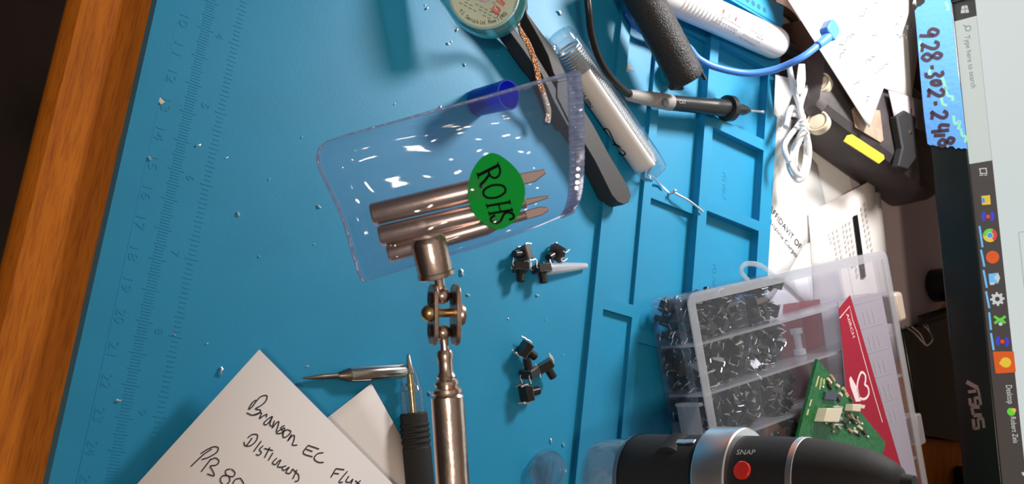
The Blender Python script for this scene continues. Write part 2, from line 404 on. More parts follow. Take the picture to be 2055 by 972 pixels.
def rect_from(c0, a, b, la, lb):
    a = (a-c0).normalized()*la; b = (b-c0).normalized()*lb
    return [c0, c0+a, c0+a+b, c0+b]
# note with a folded corner underneath, left foreground
Z2 = .25
p0 = at(745, 770, Z2); pa = at(655, 840, Z2); pb = at(812, 890, Z2)
q = rect_from(p0, pa, pb, 9, 7); q[2].z -= .1
o, _ = sheet('paper_sheet', q, 0, PAPER, curl=.15)
tag(o, 'blank off-white paper sheet tucked under the handwritten note beside the pen', 'paper')
Z1 = 1.15
p0 = at(520, 702, Z1); pa = at(275, 972, Z1); pb = at(655, 838, Z1)
q = rect_from(p0, pa, pb, 12, 11)
note, _ = sheet('handwritten_note', q, 0, PAPER, nu=2, nv=2)
tag(note, 'white paper note with black pen handwriting lying left of the ballpoint pen', 'paper')
mb = MB()
HW = lambda pts: [at(260+x*.3114, 680+y*.3114, Z1+.03) for x, y in pts]
for st in [
 [(815, 395), (790, 415), (768, 455), (790, 440), (820, 400), (850, 372), (885, 368), (880, 400), (850, 430), (812, 452), (845, 462), (830, 485), (790, 493), (755, 478)],
 [(800, 492), (850, 478), (838, 515), (862, 498), (885, 488), (880, 508)],
 [(920, 500), (890, 520), (866, 545), (880, 556), (905, 532), (922, 500), (905, 550), (915, 565)],
 [(935, 528), (920, 575), (945, 545), (962, 535), (958, 560), (945, 600)],
 [(1000, 560), (975, 575), (990, 600), (965, 612), (948, 605), (1000, 575), (985, 620)],
 [(1020, 585), (995, 600), (990, 635), (1015, 630), (1040, 600), (1022, 588)],
 [(1045, 615), (1020, 660), (1045, 630), (1062, 625), (1060, 655), (1050, 685), (1082, 686)],
 [(1152, 688), (1120, 738), (1180, 762)], [(1152, 688), (1222, 712)], [(1138, 712), (1180, 728)],
 [(1250, 735), (1212, 742), (1190, 772), (1215, 796), (1252, 798)],
 [(790, 640), (770, 670), (752, 690)], [(762, 640), (792, 618), (825, 622), (815, 660), (780, 690), (745, 690), (738, 665)],
 [(850, 660), (800, 728)], [(862, 690), (838, 715), (850, 735), (832, 752), (815, 745)],
 [(905, 700), (870, 768)], [(868, 708), (925, 722)], [(925, 735), (895, 785)],
 [(950, 770), (922, 800), (940, 812), (960, 790), (975, 785), (955, 825), (985, 828)],
 [(1010, 820), (985, 830), (995, 850), (1030, 828), (1008, 862), (1035, 868), (1050, 840)], [(1052, 840), (1072, 862), (1090, 880), (1088, 915), (1065, 920)], [(1080, 845), (1052, 905)],
 [(530, 712), (480, 745), (420, 800), (395, 825)], [(460, 742), (500, 715), (545, 697), (572, 705), (560, 735), (510, 765), (465, 780)],
 [(525, 775), (495, 815), (462, 858)], [(520, 782), (555, 770), (576, 790), (560, 815), (520, 822), (535, 850), (545, 885), (500, 872)],
 [(650, 840), (620, 850), (625, 880), (665, 890), (680, 865), (655, 840)], [(640, 885), (600, 885), (585, 915), (610, 945), (645, 920), (640, 885)],
 [(715, 900), (680, 910), (665, 950), (700, 975), (735, 940), (715, 900)],
 [(1330, 838), (1312, 870), (1298, 895)], [(1330, 838), (1385, 845)], [(1318, 868), (1350, 872)],
 [(1405, 855), (1375, 890), (1350, 925), (1375, 925)], [(1415, 885), (1395, 920), (1420, 925), (1440, 905), (1425, 940)], [(1455, 915), (1490, 945)], [(1490, 915), (1445, 950)],
]: mb.stroke(cr(HW(st), 5), .038, ZUP)
mb.build('handwriting', INK, note)

# papers behind the mat
def sheet_px(name, px, zs, M, label, **kw):
    if not isinstance(zs, (list, tuple)): zs = [zs]*4
    o, fn = sheet(name, [at(u, v, z) for (u, v), z in zip(px, zs)], 0, M, **kw)
    tag(o, label, 'paper'); return o, fn
sheet_px('paper_sheet', [(1480, 100), (1800, 230), (1790, 760), (1440, 820)], -.46, PAPERW, 'broad plain white sheet, lowest paper under the form behind the mat', nu=4, nv=4)
sheet_px('paper_sheet', [(1535, -140), (1800, -120), (1700, 240), (1578, 130)], -.43, PAPERW, 'bright white sheet on the desk past the rear left corner of the mat', nu=4, nv=4)
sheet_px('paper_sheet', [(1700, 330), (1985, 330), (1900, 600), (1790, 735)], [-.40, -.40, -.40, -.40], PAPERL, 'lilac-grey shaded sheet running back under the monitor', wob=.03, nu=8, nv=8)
form, _ = sheet_px('printed_form', [(1523, 190), (1640, 330), (1660, 420), (1490, 700)], -.36, PAPERW, 'white printed form headed AFFIDAVIT OF beside the mat edge', nu=4, nv=4)
mb = MB(); F1 = mz(-.34)
text(mb, 'AFFIDAVIT OF', F1(1542, 420), F1(1605, 502), .34, ZUP); text(mb, 'r Arizona Corpor', F1(1536, 437), F1(1601, 522), .27, ZUP)
mb.build('printed_text', PRINT, form)
sheet_px('paper_sheet', [(1612, 496), (1760, 400), (1760, 740), (1572, 565)], -.28, PAPERW, 'white sheet edge between the AFFIDAVIT form and the manual page', nu=4, nv=4)
sheet_px('paper_sheet', [(1640, 428), (1766, 384), (1800, 740), (1650, 740)], [-.26, .1, .1, -.26], PAPER, 'cream sheet directly beneath the manual page', nu=6, nv=6)
man, _ = sheet_px('manual_page', [(1622, 428), (1753, 360), (1795, 720), (1645, 760)], [-.24, .3, .3, -.24], PAPER, 'cream manual page with small text columns and one dark heading bar', nu=6, nv=6)
mb = MB()
# its plane
m0, m1, m3 = at(1622, 428, -.24), at(1753, 360, .3), at(1645, 760, -.24)
MN = (m3-m0).cross(m1-m0).normalized(); MN = MN if MN.z > 0 else -MN
mp = lambda u, v: onp(u, v, m0+MN*.09, MN)
mb.poly([mp(1712, 434), mp(1721, 431), mp(1738, 556), mp(1729, 559)])
mb.m = 1
for (a, b), n in {((1734, 405), (1752, 508)): 9, ((1728, 415), (1744, 500)): 8, ((1705, 442), (1722, 560)): 10, ((1698, 446), (1712, 540)): 8, ((1692, 450), (1701, 510)): 6, ((1680, 458), (1692, 530)): 7, ((1672, 462), (1682, 525)): 6, ((1664, 468), (1670, 490)): 3}.items():
    for i in range(n):
        t0, t1 = i/n+.01, (i+.72)/n
        P, Q = mp(a[0]+(b[0]-a[0])*t0, a[1]+(b[1]-a[1])*t0), mp(a[0]+(b[0]-a[0])*t1, a[1]+(b[1]-a[1])*t1)
        mb.stroke([P, Q], .07, MN)
mb.build('printed_text', [PRINT, PRINTG], man)
# handwritten sheets on the upper right
sb, _ = sheet_px('handwritten_sheet', [(1560, -160), (1880, -160), (1829, 196), (1690, 150)], [2.6, 2.9, 2.7, 2.7], PAPERW, 'shaded white sheet with pale handwriting, behind the pointed sheet under the monitor', curl=.2)
sa, safn = sheet_px('handwritten_sheet', [(1562, -30), (1836, -10), (1771, 183), (1744, 257)], [3.2, 3.5, 3.0, 3.0], PAPERW, 'bright white sheet with pointed corner hanging over the black device', curl=.22)
mb = MB(); rnd = random.Random(4); SA = surf(safn, .05)
for (u, v, du, dv, n) in [(1722, 40, 22, -28, 8), (1760, 8, -10, -6, 3), (1735, 128, 26, -26, 9), (1755, 150, 30, -26, 8), (1748, 78, 20, -20, 5), (1680, 95, 20, -15, 7), (1685, 115, 10, -14, 5), (1712, 175, 14, -16, 5), (1735, 205, 10, -14, 4), (1700, 78, 12, -8, 5)]:
    pts = [SA(u+du*i/n+rnd.uniform(-3, 3), v+dv*i/n+rnd.uniform(-4, 4)) for i in range(n+1)]
    mb.stroke(cr(pts, 4), .05, ZUP)
mb.build('handwriting', INKG, sa)
mb = MB()
for (u, v, du, dv, n) in [(1790, 55, 14, -14, 6), (1795, 68, 22, 8, 6), (1815, 60, 14, -12, 5), (1802, 38, 8, -10, 4)]:
    pts = [SA(u+du*i/n+rnd.uniform(-3, 3), v+dv*i/n+rnd.uniform(-4, 4)) for i in range(n+1)]
    mb.stroke(cr(pts, 4), .05, ZUP)
mb.build('handwriting', INKG, sa)
fo, _ = sheet_px('desk_shade_sheet', [(1800, 60), (1900, 60), (1900, 330), (1822, 210)], [2.0, 2.0, 2.0, 2.0], mat('desk_shade_brown', (.045, .022, .02), .8), 'dark brown sheet added in place of shaded desk between white sheets and blue tape', nu=2, nv=2, th=.05)  # added dark sheet standing in for the monitor's shade on the desk
fo['category'] = 'shade patch'
strip, _ = sheet_px('paper_slip', [(1556, 150), (1604, 162), (1585, 265), (1545, 390)], [.9, 1.0, .6, -.2], PAPERW, 'narrow bright paper slip with tiny print beside the white cable', nu=4, nv=6)
mb = MB()
for i in range(9):
    P = at(1571-i*1.1, 200+i*10, .95); mb.stroke([P, at(1571.5-i*1.1, 206+i*10, .95)], .06, ZUP)
mb.build('printed_text', PRINTG, strip)
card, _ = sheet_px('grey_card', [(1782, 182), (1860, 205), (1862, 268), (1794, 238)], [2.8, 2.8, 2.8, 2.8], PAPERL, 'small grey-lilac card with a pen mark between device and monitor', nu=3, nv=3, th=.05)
mb = MB(); mb.stroke([at(1829, 218, 2.88), at(1827, 240, 2.88)], .09, ZUP); mb.build('pen_mark', E_NAVY if False else mat('blue_ink', (.06, .05, .2), .6), card)

# ------------------------------------------------------------------ black device with two round knobs
dev = thing('portable_device', 'dusty black box-shaped device with two round cream knobs and yellow strip', 'device', (0.5, 36, -.44))
dx, dy = Vector((.99, -.138, 0)), Vector((.138, .99, 0)); DO = Vector((3.2, 32.3, 0))
def dv(a, b, z): return DO + dx*a + dy*b + ZUP*z
mb = MB()
pr = []
for (a, z) in [(-6, -.44), (-6, 1.9), (-5.4, 2.5), (-.55, 2.5), (-.15, 2.3), (.05, 1.9), (.15, -.1), (.0, -.44)]: pr.append((a, z))
n = len(pr); ring = []
for b, sc_, zz in ((-1.25, .86, -.12), (-1.15, .93, -.06), (-.7, 1, 0), (9.6, 1, 0), (10.2, .96, -.1)):
    rr = []
    for a, z in pr:
        sh = .9*max(0, (2.5-z)/2.94) if b < 0 else 0
        rr.append(dv(-3+(a+3)*sc_, b-sh*.6+.9*(b < 0)*0, z*(1 if z < 0 else sc_) + 0))
    ring.append(rr)
vs = [q for r_ in ring for q in r_]
mb.add(vs, [list(range(n))[::-1], [4*n+i for i in range(n)]] + [[j*n+i, j*n+(i+1) % n, (j+1)*n+(i+1) % n, (j+1)*n+i] for j in range(4) for i in range(n)])
mb.build('body', DARKB, dev, smooth=25, bevel=.12)
def front(u, v, b=-1.32):      # front face plane of the device
    O = dv(-3, b, 0); return onp(u, v, O, Vector((-.138, -.99, .27)).normalized())
for (u, v) in ((1645, 168), (1641, 245)):
    P = front(u, v, -1.62 if v < 200 else -1.22); N_ = Vector((-.138, -.99, .27)).normalized(); mb = MB()
    mb.lathe(P, N_, [(-.3, .60), (.10, .60), (.14, .56), (.14, .50), (.04, .48), (.04, .44), (.10, .42), (.12, .36), (.12, .01)], 28)
    kb = mb.build('knob', CREAM, dev)
mb = MB(); D1 = mz(2.53); Dt = lambda px: [D1(*q) for q in px]
mb.prism(Dt([(1699, 272), (1708, 270), (1772, 312), (1773, 320), (1762, 329), (1692, 284)]), (0, 0, .06)); mb.build('yellow_label', YEL, dev)
mb = MB(); mb.prism(Dt([(1708, 222), (1712, 214), (1765, 222), (1772, 282), (1766, 287), (1715, 256)]), (0, 0, .05)); mb.build('panel', TAN, dev, bevel=.03)
mb = MB(); mb.prism(Dt([(1800, 225), (1822, 238), (1824, 320), (1806, 345), (1786, 338), (1795, 300), (1783, 236)]), (0, 0, .5)); mb.build('raised_pad', BLACKM, dev, bevel=.1)
mb = MB(); P = D1(1810, 270); mb.lathe(P+ZUP*.5, ZUP, [(0, .12), (.05, .1), (.07, .02)], 12); mb.build('screw', BRASS, dev)

# ------------------------------------------------------------------ white coiled cable
cable = thing('white_cable', 'coiled white charging cable held by a twist tie beside the black device', 'cable', at(1608, 300, .2))
mb = MB()
loops = [[(1618, 175), (1606, 215), (1613, 255), (1597, 300), (1583, 330), (1600, 362), (1618, 345), (1624, 300), (1616, 262), (1612, 225), (1622, 180)],
         [(1583, 130), (1592, 175), (1608, 225), (1612, 255), (1592, 300), (1590, 335), (1606, 352), (1616, 325), (1618, 280), (1612, 250), (1590, 215), (1577, 255)],
         [(1613, 258), (1600, 290), (1596, 330), (1610, 356), (1622, 320), (1621, 280), (1614, 256)],
         [(1577, 255), (1584, 230), (1608, 240), (1575, 290), (1584, 325)]]
for i, lp in enumerate(loops): mb.tube(cr([at(u, v, 1.5+.35*math.sin(j*1.1+i)) for j, (u, v) in enumerate(lp)], 7), .14, 10)
mb.build('cord', WHITEP, cable)
mb = MB(); A, B_ = at(1609, 128, 2.6), at(1606, 190, 2.2); mb.tube([A, A.lerp(B_, .5), B_], [.30, .42, .30], 4, flat=.45, N=ZUP); mb.build('plug', WHITEP, cable, bevel=.05)
mb = MB()
for i in range(3): mb.tube(cr([at(1600+i*2, 246+i*6, 2.1), at(1612, 240+i*9, 2.3), at(1624, 252+i*8, 1.9)], 4), .05, 6)
mb.build('twist_tie', WHITEP, cable)

# black strap behind the mat corner
mb = MB(); mb.tube(cr([at(1500, -25, .1), at(1545, 8, .1), at(1582, 28, .0), at(1604, 58, .0), at(1640, 130, .0), at(1652, 200, -.1)], 6), .32, 8, flat=.5, N=ZUP)
tag(mb.build('black_cable', BLACKM), 'flat black cable running behind the rear left corner of the mat', 'cable')

# ------------------------------------------------------------------ white tube of sealant with black nozzle
tubeT = thing('sealant_tube', 'white printed tube with ribbed end and black nozzle resting in the mat slot', 'tube', at(1480, 55, .2))
A, B_ = at(1290, -33, 1.55), at(1567, 92, 1.35)
mb = MB(); ax = (B_-A).normalized(); L = (B_-A).length; r0 = .80
pf = [(0, r0)]
t = .5
ribs0, ribs1 = L*.18, L*.47
while t < L-.9:
    if ribs0 < t < ribs1: pf += [(t, r0), (t+.05, r0-.045), (t+.10, r0-.045), (t+.15, r0)]; t += .26
    else: pf.append((t, r0)); t += .5
pf += [(L-.55, r0), (L-.3, r0*.93), (L-.1, r0*.75), (L, r0*.55), (L+.02, .01)]
mb.lathe(A, ax, pf, 40); mb.build('body', TUBEW, tubeT)
mb = MB(); mb.lathe(B_, ax, [(-.1, .42), (.15, .42), (.3, .36), (1.3, .24), (1.5, .2), (1.5, .01)], 20); mb.build('nozzle', BLACKP, tubeT)
# print on the tube, wrapped to its surface
def on_cyl(u, v, A, ax, r):
    d = ray(u, v); w0 = CAM-A; dp = d-ax*d.dot(ax); wp = w0-ax*w0.dot(ax)
    a, b, c = dp.dot(dp), 2*dp.dot(wp), wp.dot(wp)-r*r; disc = max(0, b*b-4*a*c)
    t = (-b-math.sqrt(disc))/(2*a); P = CAM+d*t; return P, ((P-A)-ax*(P-A).dot(ax)).normalized()
mb = MB(); rnd = random.Random(2)
for (u0, v0, u1, v1, n) in [(1450, 33, 1487, 55, 9), (1436, 38, 1482, 62, 9), (1430, 42, 1476, 68, 8), (1492, 68, 1525, 86, 8), (1483, 74, 1516, 92, 7), (1520, 73, 1532, 80, 3), (1508, 60, 1532, 73, 6)]:
    for i in range(n):
        a, b = (i+.1)/n, (i+rnd.uniform(.5, .85))/n
        P, N1 = on_cyl(u0+(u1-u0)*a, v0+(v1-v0)*a, A, ax, r0+.008); Q, _ = on_cyl(u0+(u1-u0)*b, v0+(v1-v0)*b, A, ax, r0+.008)
        mb.stroke([P, Q], .05, N1)
mb.m = 1
for (u, v) in ((1454, 18), (1478, 34), (1465, 28)):
    P, N1 = on_cyl(u, v, A, ax, r0+.01); Q, _ = on_cyl(u-2, v+8, A, ax, r0+.01); mb.stroke([P, Q], .10 if u != 1465 else .05, N1)
mb.build('printed_text', [PRINTG, INKR], tubeT)

# ------------------------------------------------------------------ blue cable with connector
bc = thing('blue_cable', 'bright blue cable curving over the tray to a moulded connector on the papers', 'cable', at(1500, 144, .7))
mb = MB(); mb.tube(cr([at(1258, 25, .45), at(1290, 62, .6), at(1335, 75, .75), at(1378, 92, 1.0), at(1402, 118, 1.3), at(1440, 136, 1.6), at(1500, 147, 2.2), at(1556, 139, 3.0), at(1608, 116, 4.0), at(1645, 88, 4.4)], 8), .17, 12); mb.build('cord', BLUEC, bc)
mb = MB(); P, Q = at(1640, 92, 4.4), at(1655, 80, 4.4); mb.tube([P, Q, at(1660, 74, 4.4)], [.2, .25, .3], 14)
c0 = at(1664, 62, 4.4); a_ = (at(1672, 46, 4.4)-c0).normalized(); b_ = ZUP.cross(a_)
mb.prism([c0+a_*x+b_*y-ZUP*.22 for x, y in [(-.45, -.28), (-.35, -.42), (.3, -.42), (.5, -.25), (.5, .25), (.3, .42), (-.35, .42), (-.45, .28)]], ZUP*.5)
mb.build('connector', BLUEC, bc, bevel=.07)

# ------------------------------------------------------------------ soldering iron grip (black foam)
iron = thing('soldering_iron', 'black textured foam handle resting across the tray from the top edge', 'soldering iron', at(1330, 80, .8))
A, B_ = pd(1262, -60, 45.5), pd(1381, 163, 46.6)
mb = MB(); ax = (B_-A).normalized(); L = (B_-A).length
mb.lathe(A, ax, [(0, .84), (L*.55, .84), (L*.9, .83), (L-.12, .82), (L, .74), (L+.01, .01)], 36)
mb.build('foam_grip', FOAM, iron)
mb = MB(); N2 = (VX*.85-VZ*.5).normalized(); s0 = A+ax*(L*.64)+N2*.80; mb.box(s0+ax*(L*.17), ax*(L*.19), N2*.07, ax.cross(N2)*.05); mb.build('grip_ridge', BLACKM, iron)
mb = MB(); P = B_ - VX*.55 + VY*.28; mb.box(P, ax*.12, VX*.3, VZ*.25); mb.build('lug', BLACKM, iron, bevel=.05)
mb = MB(); P, Q = pd(1362, 142, 48.2), pd(1325, 152, 49.2); mb.lathe(P, Q-P, [(0, .62), (.5, .62), (.85, .5), (.95, .3), (.96, .01)], 24); mb.build('teal_collar', TEALD, iron)['label'] = 'dark teal translucent collar'

# ------------------------------------------------------------------ multimeter probe
prb = thing('test_probe', 'black multimeter test probe with grey boot and needle tip over the tray', 'test probe', at(1390, 210, .56))
zP = 1.1
mb = MB(); mb.tube(cr([at(1176, -30, 2.4), at(1181, 20, 2.3), at(1186, 65, 2.0), at(1200, 112, 1.7), at(1222, 150, 1.4), at(1248, 178, 1.2), at(1268, 192, zP)], 8), .165, 12); mb.build('lead', BLACKP, prb)
A, B_ = at(1262, 191, zP), at(1345, 206, zP); mb = MB()
lathe_px(mb, A, B_, [(0, 9), (0, 11), (.15, 12.5), (.5, 14.5), (.55, 15.5), (.6, 14), (.64, 16), (.7, 14.5), (.75, 16.5), (1, 17)], 24); mb.build('boot', GREYB, prb)
mb = MB(); c = at(1336, 207, zP)+Vector((.0, -.05, .36)); mb.lathe(at(1336, 206, zP+.40), ZUP, [(0, .2), (.02, .2)], 18); mb.build('boot_window', BLACKP, prb)
A, B_ = at(1345, 206, zP), at(1475, 219, zP+.05); mb = MB()
lathe_px(mb, A, B_, [(0, 15.5), (.3, 16), (.62, 17), (.66, 18.5), (.7, 17), (.75, 18.5), (.8, 17.5), (.84, 19), (.88, 18)], 24)
lathe_px(mb, A, B_, [(.84, 18), (.86, 27), (.93, 27), (.955, 20), (.96, 12)], 28)
lathe_px(mb, A, B_, [(.95, 11.5), (1.14, 11.5), (1.19, 9), (1.24, 4.5), (1.24, 1)], 8); mb.build('body', BLACKP, prb)
mb = MB(); text(mb, 'CAT', at(1350, 212, zP)+ZUP*.42, at(1363, 213, zP)+ZUP*.42, .16, ZUP); mb.build('printed_text', GREYB, prb)
A2 = A+(B_-A)*1.23; mb = MB(); mb.lathe(A2, B_-A, [(0, .07), (.95, .055), (1.0, .08), (1.12, .08), (1.15, .02)], 12); mb.build('needle_tip', STEEL, prb)

# ------------------------------------------------------------------ clear tube of solder wire
st = thing('solder_tube', 'clear plastic tube of coiled silver solder wire with white Net Wt label', 'solder wire', at(1220, 205, 0))
A, B_ = at(1120, 67, .75), at(1314, 348, .75); ax = (B_-A).normalized(); L = (B_-A).length; rt = .70
mb = MB(); mb.lathe(A, ax, [(-.02, .02), (-.02, .4), (.06, .58), (.3, .62), (.5, .62), (.55, rt), (L-.75, rt), (L-.1, rt*.93), (L, rt*.8), (L+.02, rt*.5), (L+.02, .03)], 36); mb.build('tube', GLASSY, st)
mb = MB(); pts = []; turns = 60; s0 = .72; s1 = L-.35
xx = ax.cross(ZUP).normalized(); yy = ax.cross(xx)
for i in range(turns*14+1):
    th = 2*math.pi*i/14; f = i/(turns*14)
    r = .50 if f < .9 else .50-.1*math.sin((f-.9)*20)
    pts.append(A + ax*(s0+(s1-s0)*(f**.9)) + (xx*math.cos(th)+yy*math.sin(th))*r)
pts = pts[:-20] + cr([pts[-20], A+ax*(L-.2)+xx*.2-ZUP*.2, A+ax*(L+.25)-xx*.1-ZUP*.35, at(1326, 372, .12), at(1343, 388, .3), at(1352, 387, .5), at(1362, 392, .6), at(1385, 405, .65), at(1411, 426, .70)], 6)
mb.tube(pts, .054, 6); mb.build('solder_wire', SOLDER, st)
mb = MB(); mb.ball(at(1354, 383, .6), .09, 8); mb.build('solder_blob', SOLDER, st)
mb = MB(); fl = []
def lab(a, b):        # wrapped label on the camera-left side of the tube
    t_ = 1.9 + (L-2.5)*a; th = -.10+1.9*b
    e1 = -(VZ - ax*VZ.dot(ax)); e1.normalize(); e0 = ax.cross(e1); e0 = e0 if e0.dot(VX) > 0 else -e0
    ed = .18*max(0, abs(a-.5)*2-.93)/.07
    return A+ax*(t_) + (e1*math.cos(th*1.0-.1)+(-e0)*math.sin(th*1.0-.1))*(rt+.012)
mb.grid(lab, 20, 14); lb = mb.build('label', PAPERW, st); sm_ = lb.modifiers.new('thickness', 'SOLIDIFY'); sm_.thickness = .006*U
mb = MB(); e1 = -(VZ - ax*VZ.dot(ax)); e1.normalize(); e0 = VX-ax*VX.dot(ax); e0.normalize()
Pn, Nn = on_cyl(1191, 214, A, ax, rt+.025); Pm, _ = on_cyl(1168, 178, A, ax, rt+.025); text(mb, 'Net Wt.', Pn, Pm, .26, Nn, .01)
lp = [on_cyl(u, v, A, ax, rt+.03)[0] for u, v in [(1212, 262), (1215, 258), (1222, 262), (1228, 275), (1236, 290), (1246, 300), (1254, 306), (1253, 311), (1244, 309), (1236, 298), (1228, 292), (1236, 290), (1246, 296)]]
mb.stroke(cr(lp, 5), .06, Nn); mb.build('printed_text', PRINT, lb)

# ------------------------------------------------------------------ tweezers
tw = thing('tweezers', 'dark grey curved-tip tweezers lying open beneath the braid reel and vinyl bag', 'tweezers', at(1150, 200, 0))
def arm(px, zt, h, nm):
    mb = MB(); mb.prism([at(u, v, zt)-ZUP*h for u, v in px], ZUP*h); return mb.build(nm, TWZ, tw, bevel=.03)
arm([(1040, -25), (1048, -25), (1049, -5), (1059, 0), (1060, 15), (1058, 26), (1067, 38), (1087, 66), (1108, 92), (1121, 116), (1140, 160), (1165, 215), (1145, 235), (1118, 160), (1110, 145), (1100, 112), (1087, 86), (1069, 54), (1058, 35), (1054, 22), (1056, 5), (1046, 0)], .95, .75, 'arm')
arm([(985, 20), (1000, 22), (1020, 58), (1031, 58), (1058, 86), (1077, 112), (1100, 150), (1120, 185), (1150, 240), (1140, 255), (1112, 205), (1086, 148), (1068, 127), (1045, 94), (1020, 60), (998, 38)], .95, .75, 'arm')
arm([(1118, 165), (1140, 160), (1165, 210), (1190, 250), (1225, 315), (1262, 376), (1267, 393), (1262, 406), (1252, 411), (1240, 406), (1228, 392), (1195, 325), (1168, 280), (1140, 240), (1118, 195)], 1.0, .85, 'handle')

# ------------------------------------------------------------------ desoldering braid reel
RN = -VZ; RO = at(975, 0, 2.5)      # the reel leans on the tweezers, its face turned up towards the sitter
def RM(u, v, o=0.0): return onp(u, v, RO+RN*o, RN)
reel = thing('desoldering_braid_reel', 'teal plastic reel of copper desoldering braid with pale green round label', 'braid reel', at(975, 0, 1.0))
mb = MB(); hp = [(862, -40), (874, -16), (890, 6), (912, 38), (925, 48), (945, 60), (970, 69), (1000, 69), (1025, 57), (1043, 37), (1054, 12), (1058, -15), (1055, -60), (1030, -100), (980, -118), (925, -110), (882, -85)]
mb.prism([q-RN*.85 for q in cr([RM(u, v) for u, v in hp], 4, True)], RN*.85); mb.build('housing', TEAL, reel, bevel=.1, seg=3)
cD = RM(972, -12); rD = (RM(973, 56)-cD).length
mb = MB(); mb.lathe(cD-RN*.1, RN, [(0, rD*1.05), (.16, rD*1.05), (.2, rD*1.01), (.16, rD*.99), (.16, .3)], 60); mb.build('spool_rim', mat('pale_aqua_plastic', (.50, .75, .78), .25), reel)
mb = MB(); mb.lathe(cD+RN*.06, RN, [(0, rD*.985), (.015, rD*.985), (.015, rD*.26), (0, rD*.26)], 60, caps=False); dl = mb.build('label', DISC, reel)
mb = MB(); mb.lathe(cD+RN*.0, RN, [(0, rD*.26), (.09, rD*.26), (.1, rD*.24), (.1, .02)], 40); mb.build('hub', mat('lilac_grey_plastic', (.55, .52, .58), .4), reel)
mb = MB()
def arc_text(s, px0, px1, rr, h, inner=False):
    """characters along a circle round the reel centre between two photo directions"""
    d0 = RM(*px0)-cD; d1 = RM(*px1)-cD
    a0, a1 = math.atan2(-d0.dot(VY), d0.dot(VX)), math.atan2(-d1.dot(VY), d1.dot(VX))
    if a1 < a0: a1 += 2*math.pi
    n = len(s); da = (a1-a0)/n
    for i, ch in enumerate(s):
        if ch == ' ': continue
        a = a0+da*(i+.5); P = cD+(VX*math.cos(a)-VY*math.sin(a))*rr+RN*.09; tdir = -VX*math.sin(a)-VY*math.cos(a)
        wch = da*rr*(.42 if ch not in '.1Iil' else .10)
        text(mb, ch, P-tdir*wch, P+tdir*wch, h, RN, .003)
arc_text('M.G. Chemicals Ltd. Phone 1 (905)', (926, 20), (1022, 32), rD*.91, .15)
mb.m = 1; rnd = random.Random(9)
for row in range(6):          # lines too small to read
    for i in range(7+row):
        if rnd.random() < .12: continue
        a = -1.0+.2*i-.03*row
        u0 = 921+row*2.0+i*9.5; v0 = -3+i*5.0-row*6.2+8
        P = RM(u0, v0, .08); Q = RM(u0+6.5, v0+3.2, .08)
        if .34*rD < (P-cD).length < .80*rD and .3*rD < (Q-cD).length < .82*rD and u0 < 990: mb.stroke([P, Q], .045, RN)
for i in range(7):
    a0 = RM(1031+i*1.4-(i*i)*.02, 22-i*5.2, .08); mb.stroke([a0, RM(1033+i*1.3, 19-i*5.2, .08)], .10, RN)
mb.m = 2
rp = lambda x, y: RM(870+x*.0973, y*.0973, .085)
mb.poly([rp(1245, 90), rp(1300, 115), rp(1375, 170), rp(1390, 205), rp(1345, 325), rp(1190, 225), rp(1215, 170)])
for i in range(5): mb.stroke([rp(1300+i*30, 15+i*22), rp(1325+i*30, 25+i*22)], .08, RN); mb.stroke([rp(1360+i*22, -20+i*22), rp(1385+i*22, -8+i*22)], .08, RN)
mb.m = 3
mb.stroke([rp(1255, 115)+RN*.01, rp(1300, 205)+RN*.01, rp(1330, 190)+RN*.01], .05, RN); text(mb, 'ESD', rp(1215, 205), rp(1335, 285), .09, RN, .015)
mb.m = 0
for i, ch in enumerate('SAFE'): P = rp(1185+i*38, 240+i*36); text(mb, ch, P, rp(1203+i*38, 252+i*36), .12, RN, .01)
mb.build('printed_text', [PRINT, mat('grey_green_print', (.33, .46, .40), .7), mat('coral_red_print', (.80, .16, .14), .6), PAPERW], dl)
# braid
bp = [(1036, 36, 2.4), (1041, 50, 2.1), (1044, 62, 1.6), (1058, 84, 1.35), (1068, 108, 1.25), (1076, 135, 1.2), (1081, 160, 1.15), (1090, 186, 1.1)]
mb = MB(); mb.tube(cr([at(*q) for q in bp], 6), .155, 12, flat=.35, N=ZUP); br = mb.build('copper_braid', COPPER, reel)
mb = MB(); mb.tube(cr([at(*q) for q in [(1090, 186, 1.1), (1096, 205, .95), (1101, 225, .8), (1099, 246, .7)]], 6), [.155]*6+[.17]*6+[.15]*7, 12, flat=.35, N=ZUP); mb.build('tinned_braid_end', TINNED, reel)['label'] = 'silver tinned end of the braid'

# ------------------------------------------------------------------ blue cap
cp = at(1021, 190, 1.9); ad = Vector((.03, .10, 1)).normalized(); mb = MB()
mb.lathe(cp-ad*1.88, ad, [(0, .02), (0, .50), (.06, .55), (.9, .57), (1.88, .60), (1.88, .53), (.9, .51), (.12, .46), (.1, .02)], 36)
tag(mb.build('tube_cap', CAPB), 'open blue translucent plastic cap standing mouth-up behind the top edge of the vinyl pouch', 'cap')

